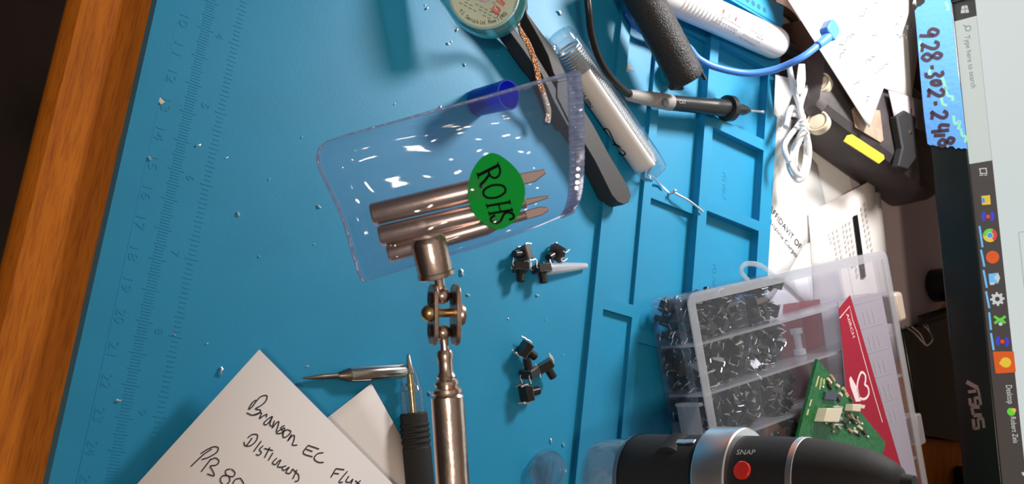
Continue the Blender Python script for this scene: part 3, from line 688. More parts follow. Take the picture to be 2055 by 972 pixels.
# ------------------------------------------------------------------ clear vinyl bag with soldering tips
DB = 25.0
bag = thing('vinyl_pouch', 'clear vinyl pouch with green ROHS sticker held up by the helping hand', 'pouch', pd(930, 500, DB))
top = [(655, 283), (700, 268), (800, 240), (900, 212), (1000, 184), (1090, 158), (1165, 140)]
bot = [(733, 566), (790, 548), (860, 526), (930, 506), (1000, 484), (1080, 455), (1152, 424)]
left = [(655, 283), (638, 300), (636, 330), (655, 375), (685, 440), (705, 510), (722, 560), (733, 566)]
right = [(1165, 140), (1171, 200), (1173, 260), (1173, 320), (1170, 370), (1164, 400), (1152, 424)]
def samp(P, t):
    n = len(P)-1; x = min(max(t, 0), 1)*n; i = min(int(x), n-1); f = x-i
    a, b, c, d = [Vector(P[min(max(i+o, 0), n)]) for o in (-1, 0, 1, 2)]
    return .5*((2*b)+(c-a)*f+(2*a-5*b+4*c-d)*f*f+(3*b-a-3*c+d)*f**3)
def coons(a, b):
    T, B2, Lf, Rt = samp(top, a), samp(bot, a), samp(left, b), samp(right, b)
    c00, c10, c01, c11 = [Vector(q) for q in (top[0], top[-1], bot[0], bot[-1])]
    return T*(1-b)+B2*b+Lf*(1-a)+Rt*a-(c00*(1-a)*(1-b)+c10*a*(1-b)+c01*(1-a)*b+c11*a*b)
def bulge(a, b):
    e = lambda x: min(1, max(0, (x-.045)/.16))**.6
    return e(a)*e(1-a)*e(b)*e(1-b)
e_ = lambda x: max(0, min(1, x/.08, (1-x)/.08))
def film(sgn):
    def fn(a, b):
        q = coons(a, b); h = bulge(a, b)
        wv = .06*math.sin(9*a+5*b+sgn)*math.sin(7*b-3*a)+.04*math.sin(23*a-9*b)+.035*math.sin(31*b+6*a*sgn)
        ga = lambda x, s_: math.exp(-(x/s_)**2)
        rdg = .045*ga(b-.10-.10*a, .016)*e_(a)+.04*ga(b-.93+.06*a, .014)*e_(a)+.05*ga(a-.085-.05*math.sin(4*b), .012)*e_(b)+.05*ga(a-.10-.5*(1-b)+.2, .012)*ga(b-.85, .12)+.04*ga(a-.16+.3*(b-.9), .01)*ga(b-.82, .14)
        return pd(q.x, q.y, DB - sgn*(.02+h*(.36+wv)) - rdg)
    return fn
mb = MB(); mb.grid(film(1), 110, 90); mb.build('front_film', CLEAR, bag, smooth=80)
mb = MB(); mb.grid(film(-1), 48, 30); mb.build('back_film', CLEAR, bag, smooth=80)
def band(a0, a1, b0, b1, nu, nv, nm, rib=False, lab_=None):
    mb = MB()
    def fn(s, t):
        q = coons(a0+(a1-a0)*s, b0+(b1-b0)*t)
        return pd(q.x, q.y, DB-.05-(.03*(math.sin(t*math.pi*52) if rib else 0))*math.sin(math.pi*s))
    mb.grid(fn, nu, nv); o = mb.build(nm, SEAM, bag, smooth=80); s_ = o.modifiers.new('thickness', 'SOLIDIFY'); s_.thickness = .05*U; return o
band(.925, 1, 0, 1, 6, 160, 'zip_seam', True)
band(0, .925, 0, .035, 40, 2, 'welded_edge'); band(0, .925, .965, 1, 40, 2, 'welded_edge'); band(0, .03, .035, .965, 2, 30, 'welded_edge')
mb = MB()
for i in range(15):      # serrated dots of the zip
    q = coons(.962, .06+.062*i*.72); mb.lathe(pd(q.x, q.y, DB-.08), -VZ, [(0, .05), (.03, .045), (.05, .01)], 10)
mb.build('zip_teeth', GLASSY, bag)
SM = lambda u, v: pd(u, v, DB-.44)
mb = MB(); sp = cr([Vector((*q, 0)) for q in [(989, 307), (1018, 322), (1043, 349), (1054, 381), (1048, 413), (1033, 443), (1006, 460), (979, 454), (952, 430), (939, 393), (944, 351), (964, 319)]], 6, True)
mb.prism([pd(q.x, q.y, DB-.43) for q in sp], VZ*.012); stk = mb.build('green_sticker', GREEN, bag)
mb = MB()
def serif(O, X, Y, strokes):
    for (pts, wd) in strokes: mb.stroke(cr([SM(*(Vector(O)+Vector(X)*a+Vector(Y)*b)) for a, b in pts], 5), wd, -VZ, .012)
TH, TN = .075, .030
serif((957, 346), (8, 30), (42, -21), [([(.22, 0), (.22, 1)], TH), ([(.02, 0), (.45, 0)], TN), ([(.02, 1), (.3, 1)], TN), ([(.22, 1), (.6, 1), (.85, .88), (.86, .68), (.6, .53), (.22, .5)], TN+.02), ([(.5, .5), (.72, .25), (.85, .03), (1.05, 0)], TH-.01)])
serif((965, 378), (10, 25), (44, -12), [([(.5, 0), (.18, .12), (.02, .5), (.18, .88), (.5, 1), (.82, .88), (.98, .5), (.82, .12), (.5, 0)], TN+.022)])
serif((976, 409), (7, 24), (46, -8), [([(.2, 0), (.2, 1)], TH-.02), ([(.85, 0), (.85, 1)], TH-.02), ([(.2, .5), (.85, .5)], TN), ([(0, 0), (.4, 0)], TN), ([(.65, 0), (1.02, 0)], TN), ([(0, 1), (.4, 1)], TN), ([(.65, 1), (1.02, 1)], TN)])
serif((984, 433), (4, 18), (44, -10), [([(.9, .78), (.8, .98), (.4, 1), (.08, .8), (.2, .6), (.75, .42), (.95, .2), (.65, 0), (.25, .02), (.08, .22)], TN+.025)])
mb.build('printed_text', PRINT, stk)
# the three tips inside the pouch: things of their own
def tip(name, A, B_, rs, f1, f2, shape, label, M=TIPM, nmS='shank', grp=None):
    t_ = thing(name, label, 'soldering tip', (A+B_)/2, grp); ax = (B_-A).normalized(); L = (B_-A).length
    mb = MB(); mb.lathe(A, ax, [(.3, rs*.6), (0, rs*.62), (-.0, rs*.9), (.05, rs), (L*f1, rs), (L*f1+.08, rs*.93), (L*f1+.1, rs*.6)], 32); mb.build('shank', M, t_)
    mb = MB()
    if shape == 'cone': mb.lathe(A, ax, [(L*f1+.08, rs*.92), (L*f2, rs*.45), (L*f2+.02, rs*.38), (L*.80, rs*.34), (L*.81, rs*.36), (L*.93, rs*.2), (L-.05, rs*.1), (L, .01)], 24)
    else:
        wd = rs*.5
        mb.lathe(A, ax, [(L*f1+.08, rs*.92), (L*f2, rs*.56), (L*f2+.04, wd), (L*.86, wd)], 20)
        s_ = ax.cross(VZ).normalized()
        if shape == 'bevel': o_ = [(L*.80, -wd), (L*.93, -wd), (L, -wd*.0), (L-.02, wd*.8), (L*.84, wd), (L*.80, wd)]
        elif shape == 'blade': o_ = [(L*.72, -wd), (L*.99, -wd*.15), (L, wd*.25), (L*.985, wd*.45), (L*.72, wd)]
        else: o_ = [(L*.78, -wd), (L*.95, -wd), (L*.99, -wd*.5), (L, 0), (L*.99, wd*.5), (L*.95, wd), (L*.78, wd)]
        mb.prism([A+ax*x+s_*y-VZ*wd*.55 for x, y in o_], VZ*wd*1.1)
    mb.build('working_end', STEELD if shape == 'cone' else TIPE, t_, bevel=.02)
    return t_
kB = DB/F
tip('soldering_tip', pd(746, 431, DB-.02), pd(1096, 348, DB), 23*kB, .62, .72, 'bevel', 'metal soldering tip with slanted end, uppermost of three in the vinyl pouch')
tip('soldering_tip', pd(762, 474, DB-.02), pd(1103, 396, DB), 21*kB, .62, .72, 'blade', 'metal soldering tip with narrow blade end, middle one in the vinyl pouch')
tip('soldering_tip', pd(779, 510, DB-.02), pd(1102, 419, DB), 18*kB, .60, .70, 'round', 'metal soldering tip with rounded end, lowest of three in the vinyl pouch')
tip('soldering_tip', at(810, 745, .31), at(607, 760, .16), .27, .53, .66, 'cone', 'bright conical soldering tip lying on the mat beside the pen', STEEL)

# ------------------------------------------------------------------ helping hand
DH = 24.1; kH = DH/F
hh = thing('helping_hand', 'nickel-plated helping hand arm with swivel joint holding the vinyl pouch', 'helping hand', at(1010, 1500, 0))
H = lambda u, v, dd=0: pd(u, v, DH+dd)
mb = MB(); A, B_ = H(858, 477, -.25), H(876, 556, -.1); L = (B_-A).length
mb.lathe(A, B_-A, [(0, .02), (-.02, 28*kH), (.04, 33*kH), (.12, 36*kH), (L*.86, 36*kH), (L*.88, 38*kH), (L*.98, 38*kH), (L, 36*kH), (L, 32*kH), (L-.18, 30*kH), (L-.18, .01)], 36); mb.build('clamp_cup', NICKEL, hh)
mb = MB(); mb.tube([H(873, 540), H(882, 566), H(886, 590)], [.2, .12, .11], 14); mb.ball(H(887, 594), .2, 12); mb.build('ball_stud', NICKEL, hh)
mb = MB(); mb.ball(H(889, 668), .19, 12); mb.tube([H(889, 668), H(892, 695), H(893, 708)], [.12, .10, .12], 14); mb.build('ball_stud', NICKEL, hh)
pn = (VX*.93+VZ*.37).normalized(); pw = (VZ*.93-VX*.37).normalized()
for cx_, th in ((869, .055), (914, .055)):
    mb = MB(); c = H(cx_, 632); hl = 62*kH; wd = .30; pts = []
    for i in range(9):
        a = math.pi*i/8; pts.append(c + pw*math.cos(a)*wd - VY*(hl-wd+math.sin(a)*wd))
    for i in range(9):
        a = math.pi*i/8; pts.append(c - pw*math.cos(a)*wd + VY*(hl-wd+math.sin(a)*wd))
    mb.prism([q-pn*th for q in pts], pn*th*2); pl = mb.build('joint_plate', NICKELD, hh, bevel=.02)
    for sg in (-1, 1):
        mb = MB(); mb.lathe(c+VY*sg*(hl-wd*1.15)-pn*.09, pn, [(0, .17), (-.005, .13), (.04, .11), (.04, .01)], 20); mb.build('socket', mat('dark_hole_metal', (.08, .05, .04), .5, .8), pl)
mb = MB(); mb.lathe(H(862, 629), pn, [(0, .11), (.55, .11)], 18); mb.build('bolt_barrel', BRASS, hh)
mb = MB(); mb.lathe(H(866, 628)+VZ*(-.12), -pn, [(0, .20), (.08, .20), (.16, .17), (.22, .1), (.24, .02)], 20); mb.build('bolt_head', BRASS, hh)
mb = MB(); mb.lathe(H(918, 632), pn, [(0, .25), (.06, .27), (.14, .24), (.18, .12), (.18, .01)], 20); mb.build('bolt_nut', NICKELD, hh)
A, B_ = H(892, 703), H(930, 1300, -.4); L = (B_-A).length; mb = MB()
px = lambda v: (v-703)*kH
mb.lathe(A, B_-A, [(0, .05), (0, 13*kH), (px(708), 16*kH), (px(716), 17*kH), (px(724), 15*kH), (px(745), 14.5*kH), (px(750), 17*kH), (px(756), 20*kH), (px(760), 18*kH), (px(766), 24*kH), (px(772), 25*kH), (px(776), 22*kH), (px(782), 30*kH), (px(789), 31*kH), (px(792), 29*kH), (px(797), 33*kH), (L, 33*kH), (L, .01)], 40)
mb.build('arm', NICKEL, hh)
P = B_.copy(); mb = MB(); mb.lathe((P.x+.2, P.y, -.5+.4), ZUP, [(0, .55), (P.z+.9, .55), (P.z+1.0, .45)], 28); mb.build('post', NICKEL, hh)
mb = MB(); mb.ball(P, .65, 14); mb.build('post_joint', NICKELD, hh)
mb = MB(); mb.lathe((P.x+.2, P.y, 0), ZUP, [(0, 3.2), (.7, 3.2), (1.1, 2.9), (1.2, .5)], 48); mb.build('base', mat('black_cast_iron', (.02, .02, .02), .5, bump=.4, bscale=200), hh)

# ------------------------------------------------------------------ pen
pen = thing('ballpoint_pen', 'black ribbed-grip ballpoint pen with clear nose pointing up the mat', 'pen', at(835, 880, 0))
A, B_ = at(819, 711, .42), at(862, 1180, .62); L = (B_-A).length; ax = (B_-A).normalized(); kp = k(at(830, 850, .5)); q_ = lambda v: (v-711)*kp*1.0
mb = MB(); mb.lathe(A, ax, [(0, .03), (.05, .07), (q_(742), .16), (q_(750), .19), (q_(752), .1)], 20); mb.build('point', STEEL, pen)
mb = MB(); pf = [(q_(738), .20), (q_(760), .33), (q_(784), .40), (q_(786), .43)]
v = 788
while v < 824: pf += [(q_(v), .43), (q_(v+1.5), .455), (q_(v+3), .43)]; v += 4
pf += [(q_(832), .45)]; mb.lathe(A, ax, pf, 32, caps=False); mb.build('clear_nose', GLASSY, pen)
mb = MB(); mb.lathe(A, ax, [(q_(750), .12), (q_(770), .13), (q_(770), .2), (q_(776), .2), (q_(776), .12), (q_(784), .12), (q_(784), .22), (q_(787), .22), (q_(787), .12), (q_(832), .13)], 20); mb.build('refill', BRASS, pen)
mb = MB(); pf = [(q_(829), .05), (q_(829), .46), (q_(832), .50), (q_(848), .50)]
for v in (850, 861, 872, 883): pf += [(q_(v), .50), (q_(v+2), .54), (q_(v+5), .54), (q_(v+7), .50)]
pf += [(q_(897), .49), (q_(899), .52), (L, .52), (L+.1, .02)]; mb.lathe(A, ax, pf, 36); mb.build('grip', BLACKM, pen)

# ------------------------------------------------------------------ tact switches
def make_switch(with_parts=True):
    t_ = thing('tact_switch', '', 'push-button switch', (0, 0, 0))
    mb = MB(); mb.abox(-.3, .3, -.3, .3, -.17, .13); mb.m = 1; mb.abox(-.29, .29, -.29, .29, .13, .16); mb.m = 0
    mb.build('switch_body', [BLACKP, mat('dark_metal_plate', (.16, .13, .12), .45, .8)], t_, bevel=.02)
    mb = MB(); mb.lathe((0, 0, .14), ZUP, [(0, .17), (.44, .165), (.46, .14), (.46, .01)], 16); mb.build('plunger', BLACKP, t_)
    for sx in (-1, 1):
        for sy in (-1, 1):
            mb = MB(); mb.tube([(sx*.3, sy*.22, 0), (sx*.35, sy*.22, -.02), (sx*.36, sy*.22, -.16), (sx*.33, sy*.22, -.26), (sx*.33, sy*.22, -.34)], .035, 6, flat=.5, N=(0, 1, 0)); mb.build('pin', SOLDER, t_)
    return t_
sw0 = make_switch()
def place(o, P, axis, spin=0):
    o.location = Vector(P)*U
    o.rotation_mode = 'QUATERNION'; o.rotation_quaternion = Vector(axis).normalized().to_track_quat('Z', 'Y') @ Matrix.Rotation(spin, 3, 'Z').to_quaternion()
def dup(root, label, group=None):
    r = root.copy(); sc.collection.objects.link(r)
    for ch in list(root.children):
        c = ch.copy(); sc.collection.objects.link(c); c.parent = r
    r['label'] = label
    if group: r['group'] = group
    return r
SWL = [((1052, 509, .34), (1030, 511), .2, 'black push-button switch with glinting plunger, topmost left of the upper cluster'),
       ((1045, 537, .36), (1043, 565), .5, 'black push-button switch plunger-down, directly below the glinting one'),
       ((1118, 508, .34), (1100, 517), .9, 'lone black push-button switch lying just above the white nozzle tip'),
       ((1087, 540, .42), (1089, 566), .1, 'black push-button switch touching the wide end of the white nozzle tip'),
       ((1053, 701, .36), (1072, 717), .4, 'topmost black push-button switch of the lower cluster'),
       ((1063, 748, .36), (1055, 722), .2, 'black push-button switch with plunger pointing up, middle of lower cluster'),
       ((1096, 734, .36), (1106, 754), .7, 'rightmost black push-button switch of the lower cluster'),
       ((1057, 790, .34), (1080, 784), .0, 'lowest black push-button switch on the mat, pins showing')]
for i, ((u, v, z), (u2, v2), sp_, lb_) in enumerate(SWL):
    o = sw0 if i == 0 else dup(sw0, lb_)
    o['label'] = lb_; P = at(u, v, z); d = at(u2, v2, z)-P; place(o, P, d.normalized()+ZUP*.12, sp_)
# nozzle tip
mb = MB(); A, B_ = at(1100, 540, .26), at(1176, 534, .14); ax = B_-A; L = ax.length
mb.lathe(A, ax, [(.15, .16), (0, .2), (0, .255), (L*.3, .235), (L*.34, .225), (L*.9, .145), (L, .12), (L, .06), (L*.9, .08)], 24)
tag(mb.build('nozzle_tip', FROSTW), 'small white translucent conical nozzle tip on the mat near the switches', 'nozzle')

# ------------------------------------------------------------------ parts organiser box
OB = Vector((14.72, 22.1, .58)); ua = Vector((.934, .358, 0)).normalized(); ub = Vector((-ua.y, ua.x, 0)); HB = 2.25
def ob(a, b, z): return OB + ua*a + ub*b + ZUP*z
WA, WB = 17.2, 15.6
org = thing('parts_organiser', 'frosted translucent compartment box of black switches resting on the tray', 'storage box', ob(WA/2, WB/2, 0))
def slab(mb, a0, a1, b0, b1, z0, z1): mb.prism([ob(a0, b0, z0), ob(a1, b0, z0), ob(a1, b1, z0), ob(a0, b1, z0)], ZUP*(z1-z0))
def rr(a0, a1, b0, b1, r, n=5):
    out = []
    for (ca, cb, s) in ((a1-r, b1-r, 0), (a0+r, b1-r, 1), (a0+r, b0+r, 2), (a1-r, b0+r, 3)):
        for i in range(n+1):
            th = math.pi/2*(s+i/n); out.append((ca+r*math.cos(th), cb+r*math.sin(th)))
    return out
def shell(mb, a0, a1, b0, b1, r, z0, z1, t=.12):
    O_ = rr(a0, a1, b0, b1, r); I_ = rr(a0+t, a1-t, b0+t, b1-t, max(.05, r-t)); n = len(O_)
    vs = [ob(a, b, z0) for a, b in O_]+[ob(a, b, z1) for a, b in O_]+[ob(a, b, z0) for a, b in I_]+[ob(a, b, z1) for a, b in I_]; f = []
    for i in range(n):
        j = (i+1) % n; f += [[i, j, n+j, n+i], [2*n+j, 2*n+i, 3*n+i, 3*n+j], [n+i, n+j, 3*n+j, 3*n+i], [j, i, 2*n+i, 2*n+j]]
    mb.add(vs, f)
mb = MB(); shell(mb, 0, WA, 0, WB, .45, 0, HB-.5)
mb.prism([ob(a, b, .0) for a, b in rr(.12, WA-.12, .12, WB-.12, .35)], ZUP*.1); mb.build('tray', FROST, org)
mb = MB(); shell(mb, -.06, WA+.06, -.06, WB+.06, .5, HB-.75, HB+.02, t=.14)
mb.prism([ob(a, b, HB-.08) for a, b in rr(.08, WA-.08, .08, WB-.08, .4)], ZUP*.1); mb.build('lid', FROST, org)
mb = MB()
shell(mb, -.08, WA+.08, -.08, WB+.08, .5, HB-.02, HB+.06, t=.45); mb.build('lid_rim', FROSTD, org)
for i in range(1, 8): mb = MB(); slab(mb, i*2.15-.06, i*2.15+.06, .14, WB-.14, .1, HB-.14); mb.build('divider', FROSTD, org)
for j in range(1, 4): mb = MB(); slab(mb, .14, WA-.14, j*3.9-.04, j*3.9+.04, .1, HB-.2); mb.build('divider', FROST, org)
mb = MB(); slab(mb, 4.55, 6.2, -.22, -.07, HB-1.5, HB-.35); slab(mb, 4.55, 4.7, -.3, -.05, HB-1.5, HB-.1); slab(mb, 6.1, 6.25, -.3, -.05, HB-1.5, HB-.1); mb.build('latch', FROSTD, org, bevel=.03)
mb = MB(); slab(mb, 8.6, 10.2, WB+.05, WB+.6, HB-1.3, HB+.1); mb.build('latch', FROSTD, org, bevel=.1)
mb = MB(); slab(mb, 2.2, 3.8, WB+.05, WB+.9, HB-1.3, HB+.1); mb.build('latch', mat('amber_lit_frosted_plastic', (.45, .36, .30), .3), org, bevel=.2)
mb = MB(); mb.tube(cr([at(1502, 563, HB+.4), at(1487, 545, HB+.4), at(1497, 530, HB+.4), at(1528, 534, HB+.4), at(1556, 556, HB+.4)], 4), .12, 8, flat=.6, N=ZUP); mb.build('hanging_loop', FROSTD, org)
# switches inside, one object each
def cell_fill(i, j, cnt, lbl, grp, layers=3):
    rnd = random.Random(i*10+j)
    spots = [(a, b, z) for z in range(layers) for a in range(3) for b in range(5)]
    spots = spots[:]; rnd.shuffle(spots); spots = sorted(spots[:cnt+6], key=lambda q: q[2])[:cnt] if cnt < len(spots) else spots
    for (a, b, z) in spots:
        o = dup(sw0, lbl, grp)
        P = ob(i*2.15+.42+a*.63+rnd.uniform(-.05, .05), j*3.9+.45+b*.70+rnd.uniform(-.06, .06), .42+z*.60)
        place(o, P, (rnd.gauss(0, 1), rnd.gauss(0, 1), rnd.gauss(0, 1)), rnd.uniform(0, 6))
        o.scale = (.9, .9, .9)
names = ['nearest the top corner', 'second', 'third', 'fourth']
rows = {0: ('row nearest the hanging loop', 36, 26), 1: ('second row from hanging loop', 34, 26), 2: ('third row from hanging loop', 20, 24), 3: ('row beside the microscope', 12, 18)}
for i, (nm, c0_, c1_) in rows.items():
    for j, cnt in ((0, c0_), (1, c1_)):
        side = 'front' if j == 0 else 'second'
        cell_fill(i, j, cnt, 'black push-button switch in the box, %s cell of %s' % (side, nm), 'switches in the box, %s cell of %s' % (side, nm))
# pale vial inside an empty cell
mb = MB(); mb.lathe(ob(2.9, 9.4, .5), ua, [(0, .2), (0, .3), (.25, .3), (.3, .18), (1.0, .18), (1.05, .3), (1.3, .3), (1.3, .02)], 18)
tag(mb.build('nylon_spacer', FROSTW), 'white translucent spool-shaped spacer inside an empty cell of the box', 'spacer')

# product card on the lid with red graphics
ZC = OB.z+HB+.09
cardp = [(1681, 606), (1768, 588), (1840, 960), (1712, 960)]
pc = MB(); pc.prism([at(u, v, ZC) for u, v in cardp], ZUP*.02); pc = pc.build('product_card', mat('lilac_white_card', (.30, .27, .33), .5))
tag(pc, 'printed product card with red triangle and heart outline lying on the box lid', 'card')
mb = MB(); c1 = lambda u, v: at(u, v, ZC+.03)
mb.prism([c1(*q) for q in [(1706, 592), (1683, 620), (1690, 690), (1705, 860), (1712, 960), (1815, 960)]], ZUP*.005)
mb.m = 1; Q1 = lambda x, y: at(1680+x*.1337, 720+y*.1337, ZC+.04); Q0 = lambda x, y: at(1670+x*.1235, 590+y*.1235, ZC+.04)
mb.stroke([Q0(118, 400), Q0(285, 200), Q0(330, 420), Q0(400, 620), Q0(490, 960), Q1(560, 560), Q1(680, 960)], .05, ZUP)
text(mb, 'AIIRCH', Q0(225, 330), Q0(335, 720), .21, ZUP, .006)
mb.stroke(cr([Q1(330, 580), Q1(300, 420), Q1(330, 270), Q1(370, 205), Q1(420, 250), Q1(425, 340), Q1(415, 390), Q1(460, 430), Q1(475, 520), Q1(440, 590), Q1(380, 610), Q1(330, 580)], 6), .12, ZUP)
mb.prism([Q1(*q) for q in [(180, 310), (205, 265), (290, 420), (360, 640), (280, 650), (200, 420)]], ZUP*.004)
mb.m = 2
for i in range(5):
    v = 640+i*50
    mb.stroke([c1(1716+i*10, v-28), c1(1765+i*9, v-42)], .03, ZUP)
    for q in (0, 9, 18): mb.stroke([c1(1732+i*11+q, v-14-q*.3), c1(1738+i*11+q, v+12-q*.3)], .06, ZUP)
mb.build('printed_graphics', [RED, mat('pale_pink_print', (.80, .62, .64), .6), PRINTG], pc)
mb = MB(); mb.prism([ob(1.7, 9.9, -.35), ob(5.6, 8.2, -.35), ob(7.5, 12.5, -.35), ob(1.9, 13, -.35)], ZUP*.02)
tag(mb.build('red_leaflet', RED), 'red leaflet seen through the frosted box, under its empty cells', 'leaflet')

# ------------------------------------------------------------------ circuit board on the box
ZP = ZC+.55
pcb = thing('circuit_board', 'green circuit board with white connectors lying corner-up on the organiser', 'circuit board', at(1680, 850, ZP))
c_ = at(1641, 721, ZP); e1_ = (at(1600, 885, ZP)-c_); e2_ = (at(1778, 890, ZP)-c_)
e1_.normalize(); e2_.normalize()
BPN = ZUP
mb = MB(); mb.prism([c_, c_+e1_*6.2, c_+e1_*6.2+e2_*6.5, c_+e2_*6.5], -ZUP*.16); mb.build('board', PCB, pcb)
W = lambda x, y, h=0: at(1595+x*.1956, 710+y*.1956, ZP+h)
def comp(px, h, M, nm, bev=.02, lab=None):
    mb = MB(); mb.prism([W(*q) for q in px], ZUP*h); o = mb.build(nm, M, pcb, bevel=bev)
    if lab: o['label'] = lab
comp([(160, 760), (215, 520), (385, 520), (345, 770), (290, 830), (180, 830)], .01, PCB, 'pad_area')
comp([(190, 700), (235, 560), (390, 560), (350, 705)], .55, CREAM, 'large_connector', .03, 'large cream connector block')
comp([(505, 590), (520, 520), (600, 520), (590, 600)], .45, CREAM, 'small_connector', .03, 'small cream connector block')
comp([(590, 560), (600, 525), (660, 530), (650, 570)], .35, CREAM, 'small_connector', .03)
comp([(275, 470), (300, 390), (420, 390), (400, 480)], .15, mat('dark_blue_grey_chip', (.05, .06, .09), .3), 'chip')
rnd = random.Random(5)
SILK = mat('yellow_silkscreen', (.55, .55, .25), .6)
mb = MB()
for (x, y, dx_, dy_, n) in [(235, 240, -30, 110, 8), (265, 260, -20, 120, 7), (290, 270, 0, 60, 4), (160, 480, -20, 70, 5), (130, 580, -15, 60, 5), (480, 360, 60, 100, 6), (490, 350, 60, 100, 5)]:
    for i in range(n): a = W(x+dx_*i/n, y+dy_*i/n, .01); mb.stroke([a, W(x+dx_*i/n+18, y+dy_*i/n-6, .01)], .05, ZUP)
mb.build('silkscreen', SILK, pcb)
for i in range(26):
    x, y = [(345, 280), (350, 330), (375, 250), (430, 330), (440, 460), (500, 380), (460, 420), (570, 470), (425, 540), (430, 600), (470, 600), (420, 665), (460, 670), (500, 700), (540, 640), (580, 650), (600, 700), (640, 700), (660, 760), (700, 800), (380, 740), (450, 760), (520, 750), (560, 790), (610, 800), (650, 830)][i]
    mb = MB(); a = rnd.uniform(-.3, .3)
    P = W(x, y); d = e2_*math.cos(a)+e1_*math.sin(a); mb.box(P+ZUP*.05, d*rnd.uniform(.08, .2), ZUP.cross(d)*.06, ZUP*.05)
    mb.build('surface_component', [CREAM, DARKB, TAN][i % 3], pcb)
for (x, y) in [(318, 715), (418, 700), (560, 708), (625, 715), (640, 655), (690, 722), (612, 770), (395, 800), (750, 855), (290, 345)]:
    mb = MB(); mb.ball(W(x, y, .05), .065, 8); mb.build('solder_joint', SOLDER, pcb)
for v in (545, 600, 665, 728):
    mb = MB(); mb.tube([W(395, v, .25), W(485, v+6, .25), W(488, v+8, 0)], .05, 6); mb.build('connector_pin', SOLDER, pcb)

# ------------------------------------------------------------------ USB microscope
ms = thing('handheld_microscope', 'black handheld digital microscope with red SNAP button and silver ring', 'microscope', at(1420, 1120, .5))
A, B_ = pd(1192, 962, 39.0), pd(1822, 975, 31.5); ax = (B_-A).normalized(); L = (B_-A).length
q_ = lambda u: (u-1188)/630*L
def ml(prof, n=64, caps=True):      # profile in (photo column, radius in photo pixels), scaled by the depth of each station
    mb = MB(); mb.lathe(A, ax, [(q_(u), p_*k(A+ax*q_(u))) for u, p_ in prof], n, caps); return mb
ml([(1296, 82), (1230, 80), (1212, 76), (1205, 68), (1205, 8), (1208, 8), (1210, 66), (1216, 72), (1230, 76), (1300, 84)], caps=False).build('clear_cap', LENSC, ms)
ml([(1276, 5), (1276, 48), (1290, 60), (1297, 86), (1304, 90), (1340, 91), (1450, 92), (1520, 92), (1590, 92), (1641, 91)]).build('body', BLACKM, ms)
ml([(1290, 84), (1295, 88), (1300, 91), (1304, 91.5)], caps=False).build('front_rim', mat('slate_rim', (.12, .16, .2), .3), ms)
ml([(1470, 92), (1470, 107), (1473, 109), (1528, 109), (1532, 108), (1534, 105), (1534, 92)], 80, False).build('silver_ring', ALU, ms, smooth=30)
ml([(1640, 91), (1641, 92.5), (1651, 92), (1652, 90.5)], caps=False).build('silver_band', ALU, ms)
ml([(1651, 90.5), (1690, 86), (1725, 79), (1755, 71), (1778, 60), (1796, 48), (1808, 36), (1812, 24), (1830, 20), (1831, .1)], 48).build('rear_cone', BLACKM, ms)
rM = 92*(k(A)+k(B_))/2
eU = (-VY*.80-VZ*.45-ax*0); eU = (eU-ax*eU.dot(ax)).normalized()
rl_ = lambda u: 92*k(A+ax*q_(u))
mb = MB(); P = A+ax*q_(1402)+eU*(rl_(1402)-.52); mb.lathe(P-ax.cross(eU)*.5, ax.cross(eU), [(0, .52), (.05, .60), (.95, .60), (1.0, .52)], 36); mb.build('focus_wheel', BLACKM, ms)
mb = MB(); P = A+ax*q_(1430)+eU*(rl_(1430)+.02); mb.box(P, ax*.42, eU*.03, ax.cross(eU)*.12); mb.build('chrome_slot', ALU, ms, bevel=.03)
def onm(u, v, ex=0.0):
    r = rl_(u); P, N1 = on_cyl(u, v, A, ax, r)
    for _ in range(4):
        r = 92*k(A+ax*(P-A).dot(ax)); P, N1 = on_cyl(u, v, A, ax, r)
    return P, N1
P, Nn = onm(1490, 945); mb = MB(); mb.lathe(P-Nn*.04, Nn, [(0, .30), (.10, .30), (.13, .27), (.14, .2), (.14, .01)], 36); mb.build('snap_button', REDB, ms)
mb = MB(); P0, Nn = onm(1478, 914); P1, _ = onm(1515, 914); text(mb, 'SNAP', P0, P1, .20, Nn, .03)
mb.build('printed_text', mat('silver_print', (.62, .62, .62), .5), ms)
P = A+ax*q_(1500); mb = MB(); dn = VY-ax*VY.dot(ax); dn.normalize(); mb.tube(cr([P+dn*1.4, P+dn*2.6, Vector((P.x+4.6, P.y, P.z-3)), Vector((P.x+4.8, P.y, 2)), Vector((P.x+4.8, P.y, .6))], 5), .35, 16); mb.build('stand_leg', ALU, ms)
mb = MB(); mb.lathe((P.x+4.8, P.y, .57), ZUP, [(0, 2.2), (.3, 2.2), (.4, 2.0), (.4, .3)], 40); mb.build('stand_base', BLACKP, ms)

# clear lens cap on the mat
lc = thing('clear_cap', 'round clear plastic lens cap lying on the mat beside the microscope', 'cap', at(1098, 945, 0))
nrm = Vector((.05, -.28, .96)).normalized(); c = at(1098, 946, .35); mb = MB()
mb.lathe(c-nrm*.25, nrm, [(0, .55), (0, .74), (.4, .80), (.45, .78), (.42, .66), (.15, .60), (.12, .02)], 48); mb.build('cap_shell', LENSC, lc)
mb = MB(); mb.lathe(c+nrm*.12, nrm, [(0, .56), (.06, .6), (.12, .56)], 40, caps=False); mb.box(c+nrm*.06, (.45, 0, 0), (0, .03, 0), (0, 0, .05)); mb.box(c+nrm*.06+Vector((0, .22, .05)), (.4, 0, 0), (0, .02, 0), (0, 0, .05)); mb.build('inner_ring', GLASSY, lc)

